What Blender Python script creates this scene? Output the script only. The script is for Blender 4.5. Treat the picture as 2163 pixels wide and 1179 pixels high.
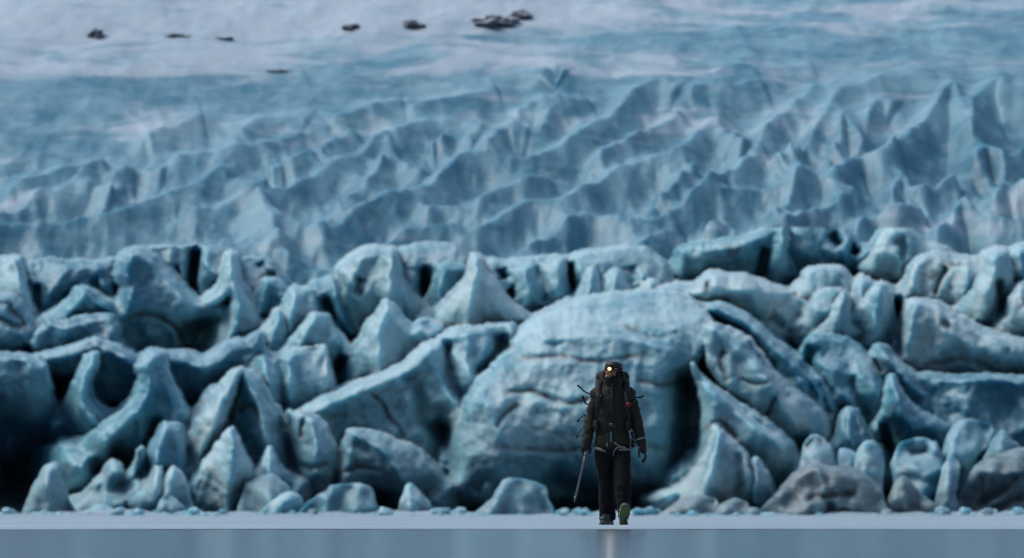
import bpy, bmesh, math, random
import numpy as np
from mathutils import Vector, Matrix, noise as mnoise
from mathutils.geometry import delaunay_2d_cdt

# ---------------------------------------------------------------- scene, camera, light
scn = bpy.context.scene
for o in list(bpy.data.objects):
    bpy.data.objects.remove(o)
COL = scn.collection
random.seed(7)
RNG = np.random.default_rng(11)

LENS = 200.0
F = 2163.0 * LENS / 36.0            # focal length in photo pixels
CAMH = 0.155                        # the photographer lies on the ice
HORIZON = 1083.0
TH = math.atan((HORIZON - 589.5) / F)
DP = 63.0                           # distance to the mountaineer

cam_d = bpy.data.cameras.new('camera')
cam = bpy.data.objects.new('camera', cam_d)
COL.objects.link(cam)
cam.location = (0, 0, CAMH)
cam.rotation_euler = (math.pi / 2 + TH, 0, 0)
cam_d.lens = LENS
cam_d.sensor_width = 36.0
cam_d.sensor_fit = 'HORIZONTAL'
cam_d.clip_start = 0.5
cam_d.clip_end = 6000
cam_d.dof.use_dof = True
cam_d.dof.focus_distance = DP
cam_d.dof.aperture_fstop = 3.6
scn.camera = cam

SUN_EL = math.radians(52)
SUN_DIR = Vector((-0.92, 0.12, 0.0)).normalized() * math.cos(SUN_EL) + Vector((0, 0, math.sin(SUN_EL)))
world = bpy.data.worlds.new('World')
scn.world = world
world.use_nodes = True
wn = world.node_tree
bg = wn.nodes['Background']
sky = wn.nodes.new('ShaderNodeTexSky')
sky.sky_type = 'NISHITA'
sky.sun_disc = False
sky.sun_elevation = SUN_EL
sky.sun_rotation = math.atan2(SUN_DIR.x, SUN_DIR.y)
sky.air_density = 1.3
sky.dust_density = 2.0
sky.ozone_density = 2.0
wn.links.new(sky.outputs[0], bg.inputs[0])
bg.inputs[1].default_value = 0.11

sun_d = bpy.data.lights.new('sun', 'SUN')
sun_d.energy = 2.4
sun_d.angle = math.radians(40)
sun_d.color = (1.0, 0.97, 0.93)
sun = bpy.data.objects.new('sun', sun_d)
COL.objects.link(sun)
sun.rotation_euler = SUN_DIR.to_track_quat('Z', 'Y').to_euler()
sun.location = (0, 100, 120)

scn.view_settings.view_transform = 'Standard'
scn.view_settings.look = 'None'
scn.view_settings.gamma = 1.0
scn.view_settings.exposure = 0.26
scn.view_settings.use_curve_mapping = False
scn.render.engine = 'CYCLES'
scn.cycles.use_denoising = True
scn.cycles.max_bounces = 6
scn.cycles.diffuse_bounces = 4

# ---------------------------------------------------------------- helpers
CT, ST = math.cos(TH), math.sin(TH)


def ray(u, v):
    """slopes (x per y, z per y) of the line of sight through a photo pixel (arrays welcome)"""
    cx = (np.asarray(u, float) - 1081.5) / F
    cy = (589.5 - np.asarray(v, float)) / F
    den = CT - cy * ST
    return cx / den, (ST + cy * CT) / den


def at(u, v, d):
    a, b = ray(u, v)
    return Vector((float(a) * d, d, CAMH + float(b) * d))


_perm = RNG.permutation(256)
_perm = np.concatenate([_perm, _perm, _perm])
_g3 = RNG.normal(size=(256, 3))
_g3 /= np.linalg.norm(_g3, axis=1)[:, None]


def pn(x, y, z=0.0):
    """gradient noise, about -0.7..0.7"""
    x, y, z = np.broadcast_arrays(np.asarray(x, float), np.asarray(y, float), np.asarray(z, float))
    xi, yi, zi = np.floor(x).astype(int), np.floor(y).astype(int), np.floor(z).astype(int)
    xf, yf, zf = x - xi, y - yi, z - zi
    u = xf ** 3 * (xf * (xf * 6 - 15) + 10)
    v = yf ** 3 * (yf * (yf * 6 - 15) + 10)
    w = zf ** 3 * (zf * (zf * 6 - 15) + 10)
    out = 0.0
    for dx in (0, 1):
        for dy in (0, 1):
            for dz in (0, 1):
                h = _perm[_perm[_perm[(xi + dx) & 255] + ((yi + dy) & 255)] + ((zi + dz) & 255)]
                g = _g3[h]
                dot = g[..., 0] * (xf - dx) + g[..., 1] * (yf - dy) + g[..., 2] * (zf - dz)
                out = out + dot * (u if dx else 1 - u) * (v if dy else 1 - v) * (w if dz else 1 - w)
    return out


def fbm(x, y, z=0.0, oct=4, gain=0.5):
    s, a = 0.0, 1.0
    for i in range(oct):
        s = s + a * pn(x * 2 ** i + 17.3 * i, y * 2 ** i - 9.1 * i, z * 2 ** i + 3.7 * i)
        a *= gain
    return s


def ridged(x, y, z=0.0, oct=3, gain=0.5):
    s, a, n = 0.0, 1.0, 0.0
    for i in range(oct):
        s = s + a * (1 - np.minimum(1, 2.2 * np.abs(pn(x * 2 ** i + 5.3 * i, y * 2 ** i, z + 4.7 * i))))
        n += a
        a *= gain
    return s / n


def worley(x, y, seed=0.0):
    """distance to the nearest jittered cell point (unit cells): scoops with sharp ridges between them"""
    x = np.asarray(x, float); y = np.asarray(y, float)
    xi, yi = np.floor(x).astype(int), np.floor(y).astype(int)
    best = np.full(x.shape, 9.0)
    s = int(seed * 13) & 255
    for dx in (-1, 0, 1):
        for dy in (-1, 0, 1):
            h = _perm[_perm[(xi + dx + s) & 255] + ((yi + dy) & 255)]
            jx = xi + dx + 0.5 + 0.42 * _g3[h, 0]
            jy = yi + dy + 0.5 + 0.42 * _g3[h, 1]
            best = np.minimum(best, (x - jx) ** 2 + (y - jy) ** 2)
    return np.sqrt(best)


def smooth(a, b, x):
    t = np.clip((np.asarray(x, float) - a) / (b - a), 0, 1)
    return t * t * (3 - 2 * t)


def seg_dist(P, poly, closed=False, scale=(1.0, 1.0)):
    """distance of points P (N,2) to a polyline, and where along it (0..1)"""
    A = np.asarray(poly, float)
    B = np.roll(A, -1, axis=0) if closed else A[1:]
    A = A if closed else A[:-1]
    sc = np.array(scale)
    L = np.linalg.norm((B - A) * sc, axis=1)
    cum = np.concatenate([[0], np.cumsum(L)])
    best = np.full(len(P), 1e18)
    pos = np.zeros(len(P))
    for i in range(len(A)):
        ab = (B[i] - A[i]) * sc
        ap = (P - A[i]) * sc
        t = np.clip((ap @ ab) / max(ab @ ab, 1e-12), 0, 1)
        dd = ((ap - t[:, None] * ab) ** 2).sum(1)
        m = dd < best
        best[m] = dd[m]
        pos[m] = (cum[i] + t[m] * L[i]) / max(cum[-1], 1e-9)
    return np.sqrt(best), pos


def catmull(pts, n=6, closed=False):
    P = [np.asarray(p, float) for p in pts]
    m = len(P)
    out = []
    for i in range(m if closed else m - 1):
        if closed:
            p0, p1, p2, p3 = P[i - 1], P[i], P[(i + 1) % m], P[(i + 2) % m]
        else:
            p0, p1, p2, p3 = P[max(i - 1, 0)], P[i], P[i + 1], P[min(i + 2, m - 1)]
        for k in range(n):
            t = k / n
            out.append(0.5 * (2 * p1 + (p2 - p0) * t + (2 * p0 - 5 * p1 + 4 * p2 - p3) * t * t
                              + (3 * p1 - p0 - 3 * p2 + p3) * t ** 3))
    if not closed:
        out.append(P[-1])
    return np.array(out)


def link_mesh(name, me, mat, parent=None, smooth_shade=True):
    o = bpy.data.objects.new(name, me)
    COL.objects.link(o)
    if mat is not None:
        me.materials.clear()
        me.materials.append(mat)
    if smooth_shade and len(me.polygons):
        me.polygons.foreach_set('use_smooth', [True] * len(me.polygons))
    if parent is not None:
        o.parent = parent
    return o


def mesh_from(name, V, Fc, mat, parent=None, smooth_shade=True):
    me = bpy.data.meshes.new(name)
    me.from_pydata([tuple(v) for v in V], [], [tuple(f) for f in Fc])
    me.update()
    return link_mesh(name, me, mat, parent, smooth_shade)


def tag(o, label=None, cat=None, group=None, kind=None):
    if label: o['label'] = label
    if cat: o['category'] = cat
    if group: o['group'] = group
    if kind: o['kind'] = kind
    return o


def empty(name, loc=(0, 0, 0)):
    o = bpy.data.objects.new(name, None)
    COL.objects.link(o)
    o.location = loc
    o.empty_display_size = 0.2
    return o


# ---------------------------------------------------------------- materials
class NT:
    def __init__(s, name):
        s.m = bpy.data.materials.new(name)
        s.m.use_nodes = True
        s.t = s.m.node_tree
        s.b = s.t.nodes['Principled BSDF']
        s.geo = s.t.nodes.new('ShaderNodeNewGeometry')

    def n(s, kind, **kw):
        nd = s.t.nodes.new(kind)
        for k, v in kw.items():
            setattr(nd, k, v)
        return nd

    def l(s, a, b):
        s.t.links.new(a, b)

    def noise(s, scale, detail=4, rough=0.5, stretch=(1, 1, 1), vec=None, dist=0.0):
        mp = s.n('ShaderNodeMapping')
        mp.inputs['Scale'].default_value = stretch
        s.l(vec or s.geo.outputs['Position'], mp.inputs[0])
        nz = s.n('ShaderNodeTexNoise')
        nz.inputs['Scale'].default_value = scale
        nz.inputs['Detail'].default_value = detail
        nz.inputs['Roughness'].default_value = rough
        nz.inputs['Distortion'].default_value = dist
        s.l(mp.outputs[0], nz.inputs['Vector'])
        return nz.outputs['Fac']

    def ramp(s, src, a, b, lo=0.0, hi=1.0):
        r = s.n('ShaderNodeMapRange')
        r.interpolation_type = 'SMOOTHSTEP'
        r.inputs[1].default_value, r.inputs[2].default_value = a, b
        r.inputs[3].default_value, r.inputs[4].default_value = lo, hi
        s.l(src, r.inputs[0])
        return r.outputs[0]

    def math(s, op, a, b):
        nd = s.n('ShaderNodeMath', operation=op)
        for i, x in enumerate((a, b)):
            if isinstance(x, (int, float)):
                nd.inputs[i].default_value = x
            else:
                s.l(x, nd.inputs[i])
        return nd.outputs[0]

    def mix(s, fac, a, b):
        nd = s.n('ShaderNodeMix', data_type='RGBA')
        for i, x in ((0, fac), (6, a), (7, b)):
            if isinstance(x, (int, float)):
                nd.inputs[i].default_value = x
            elif isinstance(x, tuple):
                nd.inputs[i].default_value = (*x, 1)
            else:
                s.l(x, nd.inputs[i])
        return nd.outputs[2]

    def bump(s, h, strength, dist):
        nd = s.n('ShaderNodeBump')
        nd.inputs['Strength'].default_value = strength
        nd.inputs['Distance'].default_value = dist
        s.l(h, nd.inputs['Height'])
        s.l(nd.outputs[0], s.b.inputs['Normal'])

    def nz(s):
        sp = s.n('ShaderNodeSeparateXYZ')
        s.l(s.geo.outputs['Normal'], sp.inputs[0])
        return sp.outputs['Z']


ALB = 0.72


def ice(name, deep, pale, dirt=0.15, frost=0.35, dirt_col=(0.16, 0.16, 0.15), terrain=False):
    deep = tuple(c * ALB for c in deep); pale = tuple(c * ALB for c in pale); dirt_col = tuple(c * ALB for c in dirt_col)
    t = NT(name)
    big = t.noise(0.22, 3, 0.55, dist=0.4)
    col = t.mix(t.ramp(big, 0.36, 0.64), deep, pale)
    # bubbly white foliation in the ice
    fol = t.noise(0.7, 5, 0.6, stretch=(0.7, 1.0, 1.6), dist=1.5)
    col = t.mix(t.ramp(fol, 0.52, 0.75, 0, 0.22 if terrain else 0.5), col, (0.36, 0.54, 0.61))
    # dark silt lying in patches and thin bands
    d1 = t.noise(0.55, 5, 0.62, dist=0.8)
    d2 = t.noise(1.5, 4, 0.6, stretch=(0.35, 0.6, 2.2), dist=1.5)
    dd = t.math('MULTIPLY', t.ramp(d1, 0.47, 0.62), t.ramp(d2, 0.45, 0.66))
    col = t.mix(t.math('MULTIPLY', dd, min(1.0, dirt * 3.0)), col, dirt_col)
    # thin dark debris lines following the old layers
    vn = t.noise(0.30, 3, 0.5, stretch=(0.6, 0.8, 1.5), dist=1.0)
    ln = t.ramp(t.math('ABSOLUTE', t.math('SUBTRACT', vn, 0.5), 0.0), 0.004, 0.020, 1.0, 0.0)
    ln = t.math('MULTIPLY', ln, t.ramp(t.noise(0.17, 2, 0.5), 0.48, 0.60, 0.0, 0.15 if terrain else 0.45))
    col = t.mix(ln, col, dirt_col)
    if not terrain:                                   # silt caught in the cracks
        sa = t.n('ShaderNodeAttribute', attribute_name='silt')
        sn = t.ramp(t.noise(1.6, 4, 0.6), 0.35, 0.6, 0.25, 0.9)
        col = t.mix(t.math('MULTIPLY', sa.outputs['Fac'], sn), col, dirt_col)
    # frost and wind-blown snow on what faces up, also painting the crests brighter
    fz = t.ramp(t.nz(), 0.30, 0.85)
    fn = t.ramp(t.noise(0.8, 5, 0.65), 0.40, 0.62)
    fr = t.math('MULTIPLY', t.math('MULTIPLY', fz, fn), frost)
    col = t.mix(fr, col, (0.31, 0.43, 0.50) if terrain else (0.47, 0.60, 0.66))
    if terrain:
        at_ = t.n('ShaderNodeAttribute', attribute_name='snow')
        s1 = t.noise(0.30, 5, 0.62, stretch=(0.32, 0.5, 1.2), dist=0.8)
        sm = t.ramp(t.math('ADD', at_.outputs['Fac'], t.math('MULTIPLY', t.math('SUBTRACT', s1, 0.5), 2.6)), 0.12, 0.70)
        col = t.mix(sm, col, (0.34, 0.42, 0.49))  # snow colour, also painting haze into the upper slope
    t.l(col, t.b.inputs['Base Color'])
    t.b.inputs['Roughness'].default_value = 0.5
    t.b.inputs['Subsurface Weight'].default_value = 0.8
    t.b.inputs['Subsurface Radius'].default_value = (0.25, 0.8, 1.0)
    t.b.inputs['Subsurface Scale'].default_value = 0.85
    t.b.inputs['Specular IOR Level'].default_value = 0.35
    t.bump(t.noise(2.0, 6, 0.6, dist=0.6), 0.22, 0.2)
    return t.m


def plain(name, col, rough=0.7, var=0.25, scale=9.0, metal=0.0, spec=0.4, bump=0.0, bscale=60.0):
    t = NT(name)
    tc = t.n('ShaderNodeTexCoord')
    n = t.noise(scale, 5, 0.6, vec=tc.outputs['Object'])
    a = tuple(c * (1 - var) for c in col)
    b = tuple(min(1, c * (1 + var)) for c in col)
    t.l(t.mix(t.ramp(n, 0.3, 0.7), a, b), t.b.inputs['Base Color'])
    t.b.inputs['Roughness'].default_value = rough
    t.b.inputs['Metallic'].default_value = metal
    t.b.inputs['Specular IOR Level'].default_value = spec
    if bump:
        t.bump(t.noise(bscale, 4, 0.6, vec=tc.outputs['Object']), bump, 0.004)
    return t.m


M = {
    'blue': ice('blue_ice', (0.078, 0.297, 0.412), (0.251, 0.536, 0.631), 0.06, 0.45),
    'slate': ice('slate_ice', (0.088, 0.288, 0.411), (0.249, 0.497, 0.602), 0.07, 0.45),
    'pale': ice('pale_ice', (0.180, 0.446, 0.561), (0.470, 0.726, 0.803), 0.08, 0.5),
    'cream': ice('cream_ice', (0.249, 0.497, 0.592), (0.537, 0.727, 0.775), 0.12, 0.5, (0.220, 0.230, 0.230)),
    'grey': ice('grey_ice', (0.148, 0.357, 0.443), (0.338, 0.547, 0.623), 0.14, 0.4, (0.161, 0.180, 0.189)),
    'dirty': ice('silt_covered_ice', (0.174, 0.269, 0.307), (0.314, 0.418, 0.457), 0.28, 0.2, (0.130, 0.140, 0.140)),
    'field': ice('glacier_ice', (0.067, 0.248, 0.362), (0.188, 0.407, 0.522), 0.06, 0.24, terrain=True),
}


def rock_mat():
    t = NT('snow_dusted_rock')
    c = t.mix(t.ramp(t.noise(0.9, 5, 0.6), 0.35, 0.65), (0.17, 0.19, 0.22), (0.27, 0.29, 0.33))
    sn = t.math('MULTIPLY', t.ramp(t.nz(), 0.35, 0.75), t.ramp(t.noise(0.8, 5, 0.65), 0.38, 0.52))
    t.l(t.mix(sn, c, (0.37, 0.42, 0.48)), t.b.inputs['Base Color'])
    t.b.inputs['Roughness'].default_value = 0.9
    return t.m


M['rock'] = rock_mat()

# ---------------------------------------------------------------- frozen lake
def lake():
    t = NT('smooth_lake_ice')
    n1 = t.noise(0.25, 4, 0.55)
    n2 = t.noise(3.0, 5, 0.6)
    col = t.mix(t.ramp(n1, 0.3, 0.7), (0.025, 0.07, 0.115), (0.04, 0.09, 0.14))
    t.l(col, t.b.inputs['Base Color'])
    t.b.inputs['Roughness'].default_value = 0.36
    t.l(t.ramp(n2, 0.3, 0.7, 0.12, 0.17), t.b.inputs['Roughness'])
    t.b.inputs['Specular IOR Level'].default_value = 0.3
    xs = np.array([-3000, -600, -120, -30, -8, 0, 8, 30, 120, 600, 3000.0])
    ys = np.array([-3000, -400, -50, 0, 15, 40, 70, 120, 200, 300, 800, 4000.0])
    V = [(x, y, 0.0) for y in ys for x in xs]
    n = len(xs)
    Fc = [(j * n + i, j * n + i + 1, (j + 1) * n + i + 1, (j + 1) * n + i) for j in range(len(ys) - 1) for i in range(n - 1)]
    tag(mesh_from('lake_ice', V, Fc, t.m), kind='structure')
    # wind-packed snow over the far half of the lake, banked up against the ice front
    s = NT('packed_snow')
    k1 = s.noise(0.5, 5, 0.6, stretch=(0.15, 1, 1))
    k2 = s.noise(0.09, 3, 0.5, stretch=(0.2, 1, 1))
    c = s.mix(s.ramp(k1, 0.35, 0.65), (0.25, 0.34, 0.41), (0.34, 0.44, 0.51))
    c = s.mix(s.ramp(k2, 0.50, 0.66, 0, 0.6), c, (0.22, 0.27, 0.33))
    s.l(c, s.b.inputs['Base Color'])
    s.b.inputs['Roughness'].default_value = 0.75
    s.b.inputs['Specular IOR Level'].default_value = 0.2
    s.bump(s.noise(6.0, 4, 0.6), 0.3, 0.02)
    xs = np.concatenate([np.linspace(-400, -34, 60), np.linspace(-33.8, 33.8, 340), np.linspace(34, 400, 60)])
    ys = np.concatenate([[0.0, 0.25, 1.0], np.linspace(3, 165, 40), np.linspace(167, 194, 60)])
    X, Yo = np.meshgrid(xs, ys)
    edge = 52.6 + 0.5 * fbm(X[0] * 0.35, X[0] * 0 + 3.3, oct=3)
    Y = edge[None, :] + Yo
    Z = 0.004 + 0.016 * smooth(0, 1.0, Yo) + 0.006 * fbm(X * 0.3, Y * 0.5, 2.0, 3)
    foot = 240.0 + 1.8 * fbm(X * 0.10, X * 0 + 9.1, oct=2)
    up = np.clip((Y - foot) / 9.0, 0, 1.6)
    Z = Z + up * (0.05 + 0.42 * np.maximum(0, 0.35 + fbm(X * 0.45, Y * 0.45, 5.0, 4)) )
    n = len(xs)
    V = np.stack([X, Y, Z], -1).reshape(-1, 3)
    Fc = [(j * n + i, j * n + i + 1, (j + 1) * n + i + 1, (j + 1) * n + i) for j in range(len(ys) - 1) for i in range(n - 1)]
    tag(mesh_from('snow_cover', V, Fc, s.m), kind='structure')


lake()


def low_sky_blocker():
    """unseen mountains added behind and beside the camera to block the low sky light"""
    t = NT('sky_blocker_slope')
    n = t.noise(0.004, 6, 0.6)
    t.l(t.mix(t.ramp(n, 0.42, 0.58), (0.05, 0.055, 0.06), (0.20, 0.23, 0.27)), t.b.inputs['Base Color'])
    t.b.inputs['Roughness'].default_value = 0.9
    na, nr = 120, 14
    V, Fc = [], []
    for j in range(nr):
        f = j / (nr - 1)
        for i in range(na):
            a = math.radians(48 + 264 * i / (na - 1))      # open only towards the glacier
            r = 380 + 620 * f
            h = (760 + 300 * float(fbm(np.array([i * 0.09]), np.array([2.0]), 1.0, 4)[0])) * f ** 0.8
            h += 60 * f * float(fbm(np.array([i * 0.4]), np.array([j * 0.5]), 3.0, 3)[0])
            V.append((r * math.sin(a), r * math.cos(a), h - 4))
    for j in range(nr - 1):
        for i in range(na - 1):
            Fc.append((j * na + i, (j + 1) * na + i, (j + 1) * na + i + 1, j * na + i + 1))
    tag(mesh_from('sky_blocking_mountain', V, Fc, t.m), kind='structure')  # out of view, put in to deepen the shade on the ice front


low_sky_blocker()

# ---------------------------------------------------------------- glacier body and icefall (a height field)
SD = np.array([262, 272, 280, 287, 292, 297, 301, 305, 338, 355, 392, 440, 620.0])
SZ = np.array([-2.0, -0.6, 1.2, 3.4, 6.2, 9.4, 12.6, 14.2, 26.8, 31.8, 42.0, 58.0, 125.0])


def S(d):
    return np.interp(d, SD, SZ)


_dscan = np.linspace(300, 430, 1301)
_sscan = S(_dscan)


def on_slope(u, v):
    """plan position (x, d) where the line of sight through a pixel meets the mean slope"""
    a, b = ray(u, v)
    diff = _sscan - (CAMH + float(b) * _dscan)
    k = np.argmax(diff > 0) if (diff > 0).any() else len(diff) - 1
    d = _dscan[max(k, 1)]
    return float(a) * d, d


CRESTS = [
    [(-60, 490), (0, 480), (100, 465), (165, 450), (225, 450), (280, 430), (350, 400), (425, 385), (460, 345)],
    [(460, 345), (480, 365), (520, 385), (560, 392)],
    [(-40, 470), (0, 452), (30, 440), (65, 415), (90, 405), (130, 400), (150, 370)],
    [(150, 370), (190, 385), (240, 402)],
    [(370, 435), (450, 430), (500, 410), (540, 400), (600, 395), (650, 370), (700, 340), (750, 320), (780, 295), (800, 275)],
    [(800, 275), (825, 305), (850, 330), (900, 352)],
    [(700, 428), (725, 415), (775, 375), (800, 345), (806, 318)],
    [(700, 465), (750, 430), (800, 410), (840, 400), (900, 385), (940, 350), (975, 325), (1040, 320), (1080, 325),
     (1130, 325), (1180, 300), (1215, 280), (1245, 255), (1280, 235), (1320, 200), (1350, 170)],
    [(640, 545), (770, 530), (840, 495), (925, 470), (1000, 465), (1050, 450), (1080, 435), (1130, 420), (1195, 415),
     (1230, 385), (1280, 355), (1330, 335), (1380, 320), (1430, 310), (1470, 270), (1510, 230)],
    [(1510, 230), (1525, 260), (1550, 285), (1575, 295)],
    [(1080, 520), (1130, 495), (1180, 465), (1240, 440), (1320, 450), (1380, 445), (1430, 425), (1480, 400), (1530, 350),
     (1560, 345), (1590, 310)],
    [(1080, 555), (1130, 537), (1195, 535), (1245, 515), (1320, 505), (1360, 500), (1405, 480), (1455, 475)],
    [(1470, 480), (1505, 465), (1580, 470), (1655, 460), (1700, 440), (1750, 425), (1800, 400)],
    [(1490, 400), (1580, 385), (1655, 380), (1730, 370), (1790, 390), (1840, 400)],
    [(1600, 280), (1630, 240), (1665, 215), (1705, 195), (1730, 170)],
    [(1705, 280), (1730, 250), (1755, 210), (1780, 180), (1830, 170), (1880, 155), (1980, 155)],
    [(1750, 300), (1770, 280), (1780, 235), (1800, 265), (1825, 295)],
    [(1825, 260), (1840, 215), (1865, 200), (1890, 210)],
    [(1870, 325), (1905, 290), (1940, 250), (1970, 215), (2010, 170), (2030, 210), (2060, 275)],
    [(2060, 280), (2060, 215), (2080, 185), (2110, 165), (2130, 180), (2220, 175)],
    [(1750, 370), (1805, 325), (1860, 320), (1900, 300)],
    [(1880, 400), (1905, 350), (1930, 380), (1980, 370), (2030, 360)],
    [(1955, 480), (2005, 450), (2030, 415), (2055, 425), (2105, 450), (2200, 455)],
    [(2050, 330), (2090, 300), (2130, 310), (2200, 290)],
    [(2090, 400), (2120, 370), (2160, 380), (2220, 360)],
    [(1085, 230), (1110, 215), (1155, 205), (1190, 200)],
    [(1140, 260), (1180, 215), (1245, 195)],
    [(1320, 200), (1360, 165), (1400, 160), (1440, 180)],
    [(1140, 155), (1160, 135), (1190, 145)],
    [(1450, 190), (1500, 170), (1560, 175), (1620, 160)],
    [(1500, 140), (1560, 130), (1640, 135), (1720, 125)],
    [(1020, 320), (1040, 280), (1060, 265), (1080, 255), (1120, 262)],
    [(820, 280), (880, 255), (925, 240), (975, 250), (1020, 270)],
    [(500, 275), (550, 245), (600, 238), (650, 250)],
    [(670, 320), (720, 285), (750, 270)],
    [(310, 275), (380, 252), (430, 238)],
    [(220, 372), (280, 345), (350, 350)],
    [(350, 330), (420, 318), (500, 310), (580, 290), (640, 270)],
    [(560, 345), (620, 330), (660, 310)],
    [(100, 547), (240, 545), (280, 525), (370, 520), (450, 505), (530, 510), (600, 530), (640, 545)],
    [(530, 410), (580, 450), (650, 468), (700, 462)],
    [(530, 410), (560, 450), (590, 520)],
    [(0, 400), (40, 380), (100, 360), (160, 345), (230, 330)],
    [(860, 225), (930, 205), (1000, 195), (1060, 180)],
    [(690, 250), (740, 232), (800, 215), (860, 205)],
    [(1640, 330), (1680, 300), (1700, 300)],
    [(1620, 440), (1660, 415), (1690, 350), (1720, 340)],
    [(1800, 470), (1850, 440), (1900, 440), (1950, 420)],
    [(900, 300), (950, 290), (1000, 300)],
    [(1250, 330), (1300, 300), (1350, 270), (1400, 250), (1440, 215)],
    [(1380, 400), (1430, 370), (1480, 340)],
    [(880, 440), (930, 420), (1000, 415), (1060, 390), (1120, 370), (1180, 355)],
]


def glacier():
    inn = np.linspace(-34, 34, 680)
    outl = -34 - np.cumsum(np.linspace(0.3, 8, 34))
    xs = np.concatenate([outl[::-1], inn, -outl])
    ds = np.concatenate([np.arange(262, 300, 0.4), np.arange(300, 342, 0.09), np.arange(342, 398, 0.2), np.arange(398, 440, 1.5),
                         np.arange(440, 621, 9.0)])
    X, D = np.meshgrid(xs, ds)
    x, d = X.ravel(), D.ravel()
    P = np.stack([x, d], 1)
    base = S(d)
    vv = HORIZON - (base - CAMH) * F / d              # roughly where the slope stands in the picture
    T = np.interp(vv, [60, 110, 160, 300, 540], [0.40, 0.55, 0.95, 2.1, 3.0])
    T = T * np.interp(d, [285, 300, 306, 316], [1.2, 1.0, 1.1, 1.1])
    T = T * (0.85 + 0.45 * smooth(500, 1900, x / d * F + 1081.5))
    left = smooth(900, 100, x / np.maximum(d, 1) * F + 1081.5) * smooth(420, 200, vv)
    T = T * (1 - 0.5 * left)
    # warp
    wx = x + 0.40 * fbm(x * 0.28, d * 0.10, 1.0, 3)
    wd = d + 0.7 * fbm(x * 0.28, d * 0.10, 8.0, 3)
    Pw = np.stack([wx, wd], 1)
    acc = np.zeros(len(x))
    for cr in CRESTS:
        pl = np.array([on_slope(u, v) for u, v in cr])
        mx0, mx1 = pl[:, 0].min() - 5, pl[:, 0].max() + 5
        md0, md1 = pl[:, 1].min() - 11, pl[:, 1].max() + 11
        m = (x > mx0) & (x < mx1) & (d > md0) & (d < md1)
        if not m.any():
            continue
        ds_, t = seg_dist(Pw[m], catmull(pl, 4), scale=(1.0, 0.42))
        w = 1.45 + 0.5 * pn(t * 5.0, len(cr) * 3.1 + pl[0, 0])
        end = np.minimum(smooth(-0.05, 0.10, t), smooth(1.05, 0.92, t))
        r = np.exp(-(ds_ / np.maximum(w, 0.35)) ** 1.3) * (0.55 + 0.45 * end) * (0.92 + 0.22 * pn(t * 5.0, 2.2, pl[0, 1]))
        acc[m] += np.clip(r, 0, 1.2) ** 3
    traced = acc ** (1 / 3.0)
    proc = ridged(wx * 0.26 + wd * 0.05, wd * 0.10 - wx * 0.05, 3.0, 2, 0.45) ** 2.0
    wl = worley((wx + 0.28 * wd) / 3.1 + 0.35 * fbm(x * 0.3, d * 0.1, 2.0, 2), wd / 7.0 + 0.35 * fbm(x * 0.3, d * 0.1, 7.0, 2), 3)
    wl2 = worley(wx / 1.0 + 9, wd / 2.2, 5)
    body = np.maximum(traced, 0.30 * proc)
    body = body + 0.30 * (np.clip(wl, 0, 1) - 0.45) * (1 - 0.45 * np.clip(traced, 0, 1)) + 0.08 * (np.clip(wl2, 0, 1) - 0.45)
    rough = 0.09 * fbm(x * 0.7, d * 0.3, 4.0, 4)
    rough = rough * np.interp(vv, [100, 300, 540], [0.5, 1.0, 1.5])
    big = 1.2 * fbm(x * 0.05, d * 0.03, 2.0, 3) * smooth(310, 380, d) + 0.55 * fbm(x * 0.16, d * 0.07, 5.0, 4) * smooth(325, 350, d)
    z = base - T * (1 - body) + rough * T + big
    z[d < 263] = -3.0
    ns = len(xs)
    V = np.stack([x, d, z], 1)
    i = np.arange(ns - 1)
    j = np.arange(len(ds) - 1)
    J, I = np.meshgrid(j, i, indexing='ij')
    a = (J * ns + I).ravel()
    Fc = np.stack([a, a + 1, a + ns + 1, a + ns], 1)
    me = bpy.data.meshes.new('glacier')
    me.vertices.add(len(V))
    me.vertices.foreach_set('co', V.ravel())
    me.loops.add(Fc.size)
    me.loops.foreach_set('vertex_index', Fc.ravel())
    me.polygons.add(len(Fc))
    me.polygons.foreach_set('loop_start', np.arange(0, Fc.size, 4))
    me.update(calc_edges=True)
    # how much of the ground lies under old snow: the high left shoulder and the far slope, paler uphill to stand in for haze
    u = x / d * F + 1081.5
    line = np.interp(u, [0, 500, 1080, 1400, 1700, 2163], [140, 120, 70, 10, -60, -120])
    snow = smooth(70, -50, vv - line) * 0.52 + 0.24 * smooth(380, 40, vv)
    snow += 0.30 * smooth(1750, 2150, u) * smooth(330, 420, vv) * smooth(620, 540, vv)
    at_ = me.attributes.new('snow', 'FLOAT', 'POINT')
    at_.data.foreach_set('value', snow.astype(np.float32))
    tag(link_mesh('glacier', me, M['field']), kind='structure')
    return x, d, z, xs, ds


GX = glacier()


def ground_z(x, d):
    xs, ds = GX[3], GX[4]
    i = int(np.clip(np.searchsorted(xs, x), 0, len(xs) - 1))
    j = int(np.clip(np.searchsorted(ds, d), 0, len(ds) - 1))
    return float(GX[2][j * len(xs) + i])


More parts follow.
